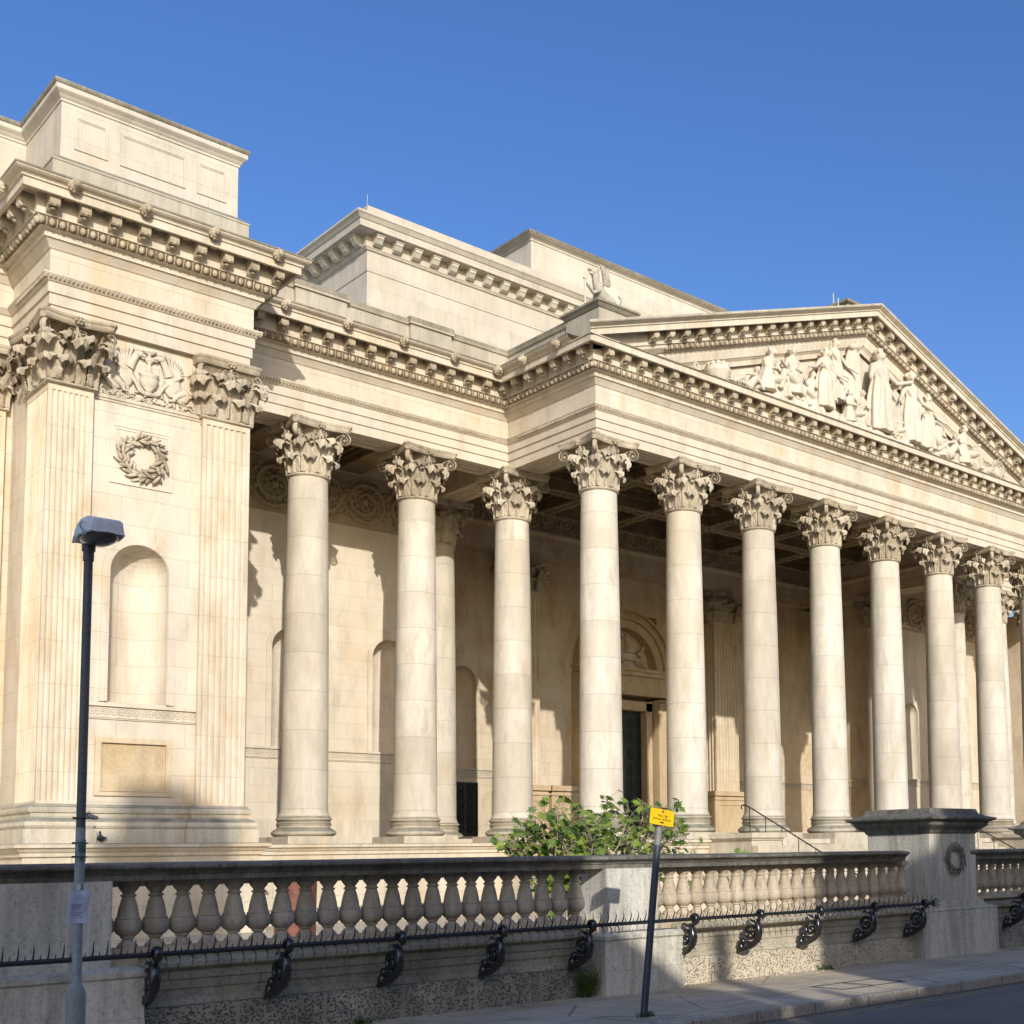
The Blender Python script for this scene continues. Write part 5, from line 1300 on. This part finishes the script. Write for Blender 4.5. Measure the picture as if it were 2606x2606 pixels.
for i in range(7):
    t = PI/2*i/6; rows.append([(LX+.015+.10*cos(t)*cos(a), LY-.125+.16*cos(t)*sin(a), 3.637-.05*sin(t)) for a in [2*PI*k/20 for k in range(20)]])
m.grid(rows, closed=True); m.build('lamp_lens', M['lens'], hd, smooth=True)
m = MB(); m.tube([(LX+.015-.118,LY-.20,3.65),(LX+.015-.132,LY-.20,3.675),(LX+.015-.118,LY-.20,3.70)], .006, 6); m.box(LX-.10,LX-.08,LY-.215,LY-.185,3.625,3.65); m.build('clip', M['galv'], hd)
m = MB(); rows = [[(LX+.0305*sin(a), LY-.0305*cos(a), z) for a in [rad(-70+14*k) for k in range(11)]] for z in (1.73,1.86)]; m.grid(rows); pl = m.build('number_plate', M['grnplate'], lamp, fixn=False)
t_ = text('20', .050, (0,0,0), (PI/2,PI/2,0), M['black'], pl, 'plate_digits'); t_.location = Vector((LX-.002,LY-.0325,1.81))-wloc(pl); 
t_ = text('IIII', .022, (0,0,0), (PI/2,PI/2,0), M['black'], pl, 'plate_stripes'); t_.location = Vector((LX-.002,LY-.0325,1.752))-wloc(pl)
m = MB(); rows = [[(LX+.0300*sin(a), LY-.0300*cos(a), z) for a in [rad(-35+10*k) for k in range(10)]] for z in (1.567,1.606)]; m.grid(rows); pl = m.build('white_plate', M['white'], lamp, fixn=False)
t_ = text('2', .040, (0,0,0), (PI/2,0,rad(12)), M['black'], pl, 'plate_digit'); t_.location = Vector((LX+.006,LY-.0318,1.585))-wloc(pl)
# paper notice tied to the pole
m = MB(); rows = []
for i in range(9):
    v = i/8; r = []
    for k in range(13):
        u = k/12; th = (u-.52)
        x = LX-.012+.118*(u-.45)-.012*v; y = LY-.034-.006*cos(PI*u*2)+.05*max(0,u-.72)**1.3+.008*sin(v*7+u*4)*(u*.6)
        r.append((x, y, 1.565-.19*v+.004*u))
    rows.append(r)
m.grid(rows); no = m.build('paper_notice', M['paper'], None, fixn=False, smooth=True)
tag(no, 'white printed paper notice in a plastic sleeve tied to the lamp post', 'notice')
random.seed(5)
m = MB()
for z, a, b, h in ((1.540,.45,.62,.004),(1.527,.30,.62,.003),(1.515,.25,.66,.004),(1.500,.15,.36,.003),(1.484,.15,.62,.008),(1.470,.15,.55,.006),(1.455,.15,.32,.003),(1.440,.15,.68,.005),(1.427,.15,.66,.004),(1.412,.55,.72,.003)):
    u = a
    while u < b:
        w = random.uniform(.02,.06); x0 = LX-.012+.118*(u-.45)-.012*((1.565-z)/.19); m.box(x0,x0+.118*w,LY-.0425,LY-.0418,z-h/2,z+h/2); u += w+.014
m.build('print_lines', M['ink'], no)

# ------------------------------------------------------------------ parking sign on a leaning post
B0, B1 = Vector((8.43,9.65,.12)), Vector((8.665,9.65,2.02))
sg = tag(empty('parking_sign', B0), 'small yellow loading sign on a dark leaning post at the kerb', 'sign')
ax_ = (B1-B0).normalized(); side = Vector((0,-1,0)).cross(ax_).normalized()*-1
if side.x < 0: side = -side
m = MB(); m.tube([B0-ax_*.1, B0+ax_*.9*(B1-B0).length*.5, B1], [.037,.037,.037], 16); m.build('sign_post', M['signpost'], sg, smooth=True, angle=60)
m = MB(); m.tube([B1-ax_*.20, B1+ax_*.004], [.0375,.0375], 16); m.build('post_top', metal('worn_grey_sleeve', (.20,.19,.17), .5), sg, smooth=True, angle=60)
pc = B1+ax_*.085+Vector((-.012,-.045,0))
R_ = Matrix((side, Vector((0,-1,0)), ax_)).transposed()   # columns
tilt = Matrix.Rotation(rad(1.0), 3, 'Y')
def plate(m, w, h, t, r, off):
    pts = []
    for sx, sz, a0 in ((1,-1,-PI/2),(1,1,0),(-1,1,PI/2),(-1,-1,PI)):
        for k in range(5):
            a = a0+PI/2*k/4; pts.append((sx*(w/2-r)+r*cos(a), sz*(h/2-r)+r*sin(a)))
    P3 = [pc+side*x+ax_*z+Vector((0,off,0)) for x, z in pts]; m.prism(P3, (0,t,0))
m = MB(); plate(m, .335, .175, .012, .014, -.002); pb = m.build('sign_plate', M['signpost'], sg)
m = MB(); plate(m, .325, .165, .003, .012, -.006); m.build('sign_face', M['yellow'], pb)
lean = math.atan2(ax_.x, ax_.z)
def st(body, size, x, z, mat='black', sx=1.0):
    o = text(body, size, (0,0,0), (PI/2,lean,0), M[mat], pb, 'sign_lettering', .0008, sx); o.location = pc+side*x+ax_*z+Vector((0,-.0075,0))-wloc(pb); return o
st('Mon - Sat', .034, .01, .015); st('8.30 am - 6.30 pm', .034, .0, -.021, sx=.98)
m = MB()
a_ = lambda x, z: pc+side*x+ax_*z+Vector((0,-.0072,0))
m.prism([a_(-.028,-.060),(a_(.008,-.060)),(a_(.008,-.069)),(a_(.032,-.055)),(a_(.008,-.041)),(a_(.008,-.050)),(a_(-.028,-.050))], (0,.001,0)); m.build('sign_arrow', M['black'], pb)
m = MB(); m.prism([a_(.008+.014*cos(2*PI*k/16), .058+.014*sin(2*PI*k/16)) for k in range(16)], (0,.001,0)); m.build('sign_roundel', M['purple'], pb)

# ------------------------------------------------------------------ fig bush behind the balustrade
random.seed(21)
def figleaf(m, p, size, nrm, dirv):
    n = Vector(nrm).normalized(); d = Vector(dirv); d = (d-n*d.dot(n)).normalized(); t = n.cross(d)
    lob = [(0,0),(.16,.10),(.42,.06),(.30,.26),(.62,.46),(.30,.50),(.34,.72),(.12,.66),(0,1.05)]
    pts = lob+[(-x,y) for x,y in lob[-2:0:-1]]
    c = p+d*(size*.42)-n*(size*.05)
    V = [p+t*(x*size)+d*(y*size)-n*(size*(.22*x*x+.25*(y*y)*.5)) for x,y in pts]
    nn = len(V); m.add([c]+V, [(0,1+i,1+(i+1)%nn) for i in range(nn)])
def bush(name, cx0, cx1, cy, zb, topf, nst, nlf, label, zroot=.15, size=(.07,.17)):
    root = tag(empty(name, ((cx0+cx1)/2,cy,.15)), label, 'shrub')
    br = MB(); lf = MB(); tips = []
    for i in range(nst):
        x0 = cx0+(cx1-cx0)*(.25+.5*random.random()); x1 = cx0+(cx1-cx0)*(i+random.random())/nst; y1 = cy+random.uniform(-.5,.5)
        z1 = zb+(topf(x1)-zb)*random.uniform(.45,.97)
        P = [Vector((x0,cy+random.uniform(-.2,.2),zroot)), Vector((x0+(x1-x0)*.3,cy+random.uniform(-.3,.3),zroot+(z1-zroot)*.45)), Vector((x0+(x1-x0)*.8,y1,zroot+(z1-zroot)*.8)), Vector((x1,y1,z1))]
        pts = []
        for k in range(13):
            q = k/12; a = P[0]*(1-q)**3+P[1]*3*q*(1-q)**2+P[2]*3*q*q*(1-q)+P[3]*q**3; a += Vector((random.uniform(-.02,.02),random.uniform(-.02,.02),random.uniform(-.02,.02))); pts.append(a)
        br.tube(pts, [.018*(1-.75*k/12) for k in range(13)], 5)
        for k in range(5,13): tips.append((pts[k], (pts[k]-pts[k-1]).normalized()))
    for i in range(nlf):
        p, d = random.choice(tips)
        a = random.uniform(0,2*PI); o = Vector((cos(a)*random.uniform(.03,.20),sin(a)*random.uniform(.03,.20),random.uniform(-.08,.16)))
        q = p+o
        if q.z > topf(q.x)+.03: q.z = topf(q.x)+random.uniform(-.1,.03)
        if q.z < zroot+.1: continue
        br.tube([p,q], [.004,.003], 4)
        nrm = Vector((random.uniform(-.7,.5),random.uniform(-1,.2),random.uniform(.25,1.1)))
        figleaf(lf, q, random.uniform(*size), nrm, Vector((o.x*2+random.uniform(-.4,.4),o.y-random.uniform(0,.5),random.uniform(-.9,.3))))
    br.build('branches', M['bark'], root, smooth=True); lf.build('leaves', M['leaf'], root, fixn=False)
    return root
def topf(x):
    pts = [(9.6,1.95),(9.9,2.18),(10.2,2.42),(10.45,2.34),(10.62,2.72),(10.85,2.58),(11.15,2.45),(11.45,2.62),(11.85,2.80),(12.1,2.60),(12.45,2.72),(12.75,2.55),(13.0,2.38),(13.2,2.08),(13.35,1.85)]
    if x <= pts[0][0]: return pts[0][1]
    for (a,b),(c,d) in zip(pts,pts[1:]):
        if x <= c: return b+(d-b)*(x-a)/(c-a)
    return pts[-1][1]
bush('fig_bush', 9.95, 12.9, 14.0, 1.3, lambda x: topf(x)-.07, 60, 1650, 'large green fig bush with lobed leaves growing up behind the balustrade')
bush('fig_shoot', 13.45, 13.95, 14.0, 1.5, lambda x: 1.93, 4, 40, 'small sprig of fig leaves over the rail right of the large bush', size=(.09,.14))
# weeds at the foot of the wall
def weed(name, x, y, n, h, sp, label):
    m = MB()
    for i in range(n):
        a = random.uniform(0,2*PI); r = abs(random.gauss(0,sp)); b = Vector((x+r*cos(a),y+r*sin(a)*.5,.118)); L = random.uniform(.3,1)*h
        d = Vector((random.uniform(-.6,.6),random.uniform(-.6,.3),1)).normalized()*L; w = Vector((random.uniform(-.012,.012),.008,0)); m.add([b-w,b+w,b+d],[(0,1,2)])
        if i % 2: figleaf(m, b+d*.7, random.uniform(.02,.045), (random.uniform(-.5,.5),-.6,.8), d)
    o = m.build(name, M['weed'], None, fixn=False); tag(o, label, 'weed')
weed('weed_clump', 9.18, 11.50, 150, .42, .05, 'tuft of green weeds in the corner left of the near wall pier')
weed('weed_clump', 6.35, 11.48, 60, .07, .10, 'low patch of weeds at the wall foot in the shaded pavement')
weed('weed_clump', 8.44, 9.62, 60, .06, .07, 'ring of grass at the foot of the leaning sign post')
weed('weed_clump', 13.35, 11.48, 50, .08, .10, 'tiny weeds at the wall foot where the sunlit patch ends')

random.seed(9); m = MB()
for i in range(260):
    x = random.uniform(4.4,20); y = random.choice((11.55-abs(random.gauss(0,.10)), 9.25+abs(random.gauss(0,.08)) if random.random() < .4 else 11.5-abs(random.gauss(0,.2))))
    r = random.uniform(.004,.016); m.ell((x,y,.12),(r*random.uniform(1,2),r*random.uniform(1,1.8),r*.6),6,4,Matrix.Rotation(random.uniform(0,3),3,'Z'))
tag(m.build('grit', stone('pale_grit',(.30,.27,.21),(.55,.5,.42))), kind='stuff', label='scattered grit and crumbs along the foot of the wall', cat='grit')
# rust brown sculpture on the forecourt seen between the balusters
m = MB(); rows = []
for i in range(13):
    z = .15+1.55*i/12; rows.append([(8.12+.32*cos(a)*(1-.1*i/12)+.05*i/12, 16.6+.3*sin(a), z) for a in [rad(200+14*k) for k in range(11)]])
m.grid(rows); rows2 = [[(x,y+.06,z) for x,y,z in r] for r in rows]; m.grid(rows2); m.grid([rows[-1],rows2[-1]])
o = m.build('metal_sculpture', M['rust'], None, smooth=True); tag(o, 'rust brown curved metal sheet standing on the forecourt, seen between the balusters', 'sculpture')

# pigeons on the pavilion base
def pigeon(x, y, z, rz, label, pecking=False):
    m = MB(); R3 = Matrix.Rotation(rz, 3, 'Z'); P = lambda a,b,c: Vector((x,y,z))+R3@Vector((a,b,c))
    tl = .0
    m.tube([P(-.19,0,.05),P(-.12,0,.075),P(-.05,0,.10),P(.03,0,.125),P(.07,0,.155),P(.085,0,.20),P(.095,0,.225)], [.012,.03,.052,.055,.04,.024,.026], 10)
    m.ell(P(.10,0,.235), (.026,.024,.024), 8, 6); m.tube([P(.12,0,.233),P(.145,0,.225)], [.007,.002], 5)
    m.ell(P(-.05,.035,.11),(.08,.02,.035),8,6); m.ell(P(-.05,-.035,.11),(.08,.02,.035),8,6)
    for s_ in (-1,1): m.tube([P(0,s_*.02,.08),P(0,s_*.02,.01),P(.02,s_*.02,.004)], [.007,.004,.004], 5)
    o = m.build('pigeon', M['feather'], None, remesh=.008, smooth=True); tag(o, label, 'pigeon', 'pigeons on the pavilion base')
pigeon(9.55, YPW-.16, 2.66, rad(200), 'dark pigeon perched on the upper moulding of the pavilion base, right of the lamp post')
pigeon(9.68, YPW-.36, 2.205, rad(240), 'dark pigeon standing on the lower ledge of the pavilion base')

# ------------------------------------------------------------------ houses across the street (behind the viewer); they cast the street shadows
def house(name, poly, label, y=-8.0, depth=6, mat='brick'):
    r = tag(empty(name, (poly[0][0],y,0)), label, 'house')
    m = MB(); m.prism([(a,y,b) for a,b in poly], (-.45*depth,-depth,0)); m.build('wall', M[mat], r)
    return r
h1 = house('opposite_house', [(-16,0),(-16,11.3),(.40,11.3),(.42,9.78),(.89,9.55),(1.34,9.27),(1.85,8.92),(2.2,8.6),(2.2,0)], 'brick house with a sloping gable end across the street')
h2 = house('opposite_house', [(2.25,0),(2.25,8.55),(2.48,8.4),(2.48,9.6),(2.80,9.6),(2.80,7.8),(3.22,7.78),(3.22,8.17),(3.38,8.17),(3.38,7.78),(4.5,7.78),(4.8,7.52),(6.3,7.2),(8.4,7.0),(8.4,0)], 'low brick house with thin chimneys across the street')
h3 = house('opposite_house', [(8.45,0),(8.45,7.02),(6.3,7.48),(5.4,7.71),(4.55,7.84),(4.55,10.5),(7.2,10.5),(7.4,11.3),(44,11.3),(44,0)], 'long brick terrace across the street with an added overhang that shapes the road sunlight')  # overhang and gap below it are invented to let a sun strip reach the road
for h_, wx in ((h1, [-13+2.4*i for i in range(5)]), (h3, [10+2.6*i for i in range(12)])):
    m = MB()
    for x in wx:
        for z in (1.2,4.2,7.2): m.box(x,x+1.1,-8.02,-7.9,z,z+1.7)
    m.build('window', M['white'], h_); 
m = MB(); m.box(-9.55,-8.2,-16,-15,0,23.3); m.box(-8.2,-7.5,-16,-15,0,22.7); m.box(-10.05,-9.55,-16,-15,0,22.0)
ch = m.build('tall_chimney', M['brick']); tag(ch, 'tall stepped brick chimney far behind the houses across the street', 'chimney')

# ------------------------------------------------------------------ light, sky, camera
D = Vector((.45,1,-.45)).normalized()
el = math.asin(-D.z); az = math.atan2(-D.x,-D.y)
sun = bpy.data.lights.new('sun','SUN'); sun.energy = 3.15; sun.angle = rad(.53); sun.color = (1.0,.965,.915)
so = bpy.data.objects.new('sun', sun); COL.objects.link(so); so.rotation_euler = D.to_track_quat('-Z','Y').to_euler(); so.location = (0,-20,30)
w = bpy.data.worlds.new('World'); sc.world = w; w.use_nodes = True; nt = w.node_tree; nt.nodes.clear()
sk = nt.nodes.new('ShaderNodeTexSky'); sk.sky_type = 'NISHITA'; sk.sun_disc = False; sk.sun_elevation = el; sk.sun_rotation = az
sk.air_density = 1.0; sk.dust_density = 1.8; sk.ozone_density = 3.0; sk.altitude = 0
bg = nt.nodes.new('ShaderNodeBackground'); bg.inputs[1].default_value = .15
wo = nt.nodes.new('ShaderNodeOutputWorld'); hs = nt.nodes.new('ShaderNodeHueSaturation'); hs.inputs['Saturation'].default_value = 1.22; hs.inputs['Hue'].default_value = .513; hs.inputs['Value'].default_value = 1.0; nt.links.new(sk.outputs[0], hs.inputs['Color']); nt.links.new(hs.outputs[0], bg.inputs[0]); nt.links.new(bg.outputs[0], wo.inputs[0])
cam = bpy.data.cameras.new('camera'); co = bpy.data.objects.new('camera', cam); COL.objects.link(co); sc.camera = co
RT = Vector((.705315,-.708675,-.01765)); UPV = Vector((-.051335,-.075892,.995794)); FWD = Vector((.707033,.701442,.089908))
Mx = Matrix((RT,UPV,-FWD)).transposed().to_4x4(); Mx.translation = Vector((0,0,1.7)); co.matrix_world = Mx
cam.sensor_width = 36; cam.sensor_fit = 'HORIZONTAL'; cam.lens = 3212.228/2606*36
cam.shift_x = (1303-1859.047)/2606; cam.shift_y = (1887.9-1303)/2606
cam.clip_start = .1; cam.clip_end = 5000
sc.view_settings.view_transform = 'Standard'; sc.view_settings.look = 'None'; sc.view_settings.exposure = .34; sc.view_settings.gamma = 1
sc.cycles.max_bounces = 8; sc.cycles.diffuse_bounces = 5
sc.render.engine = 'CYCLES'
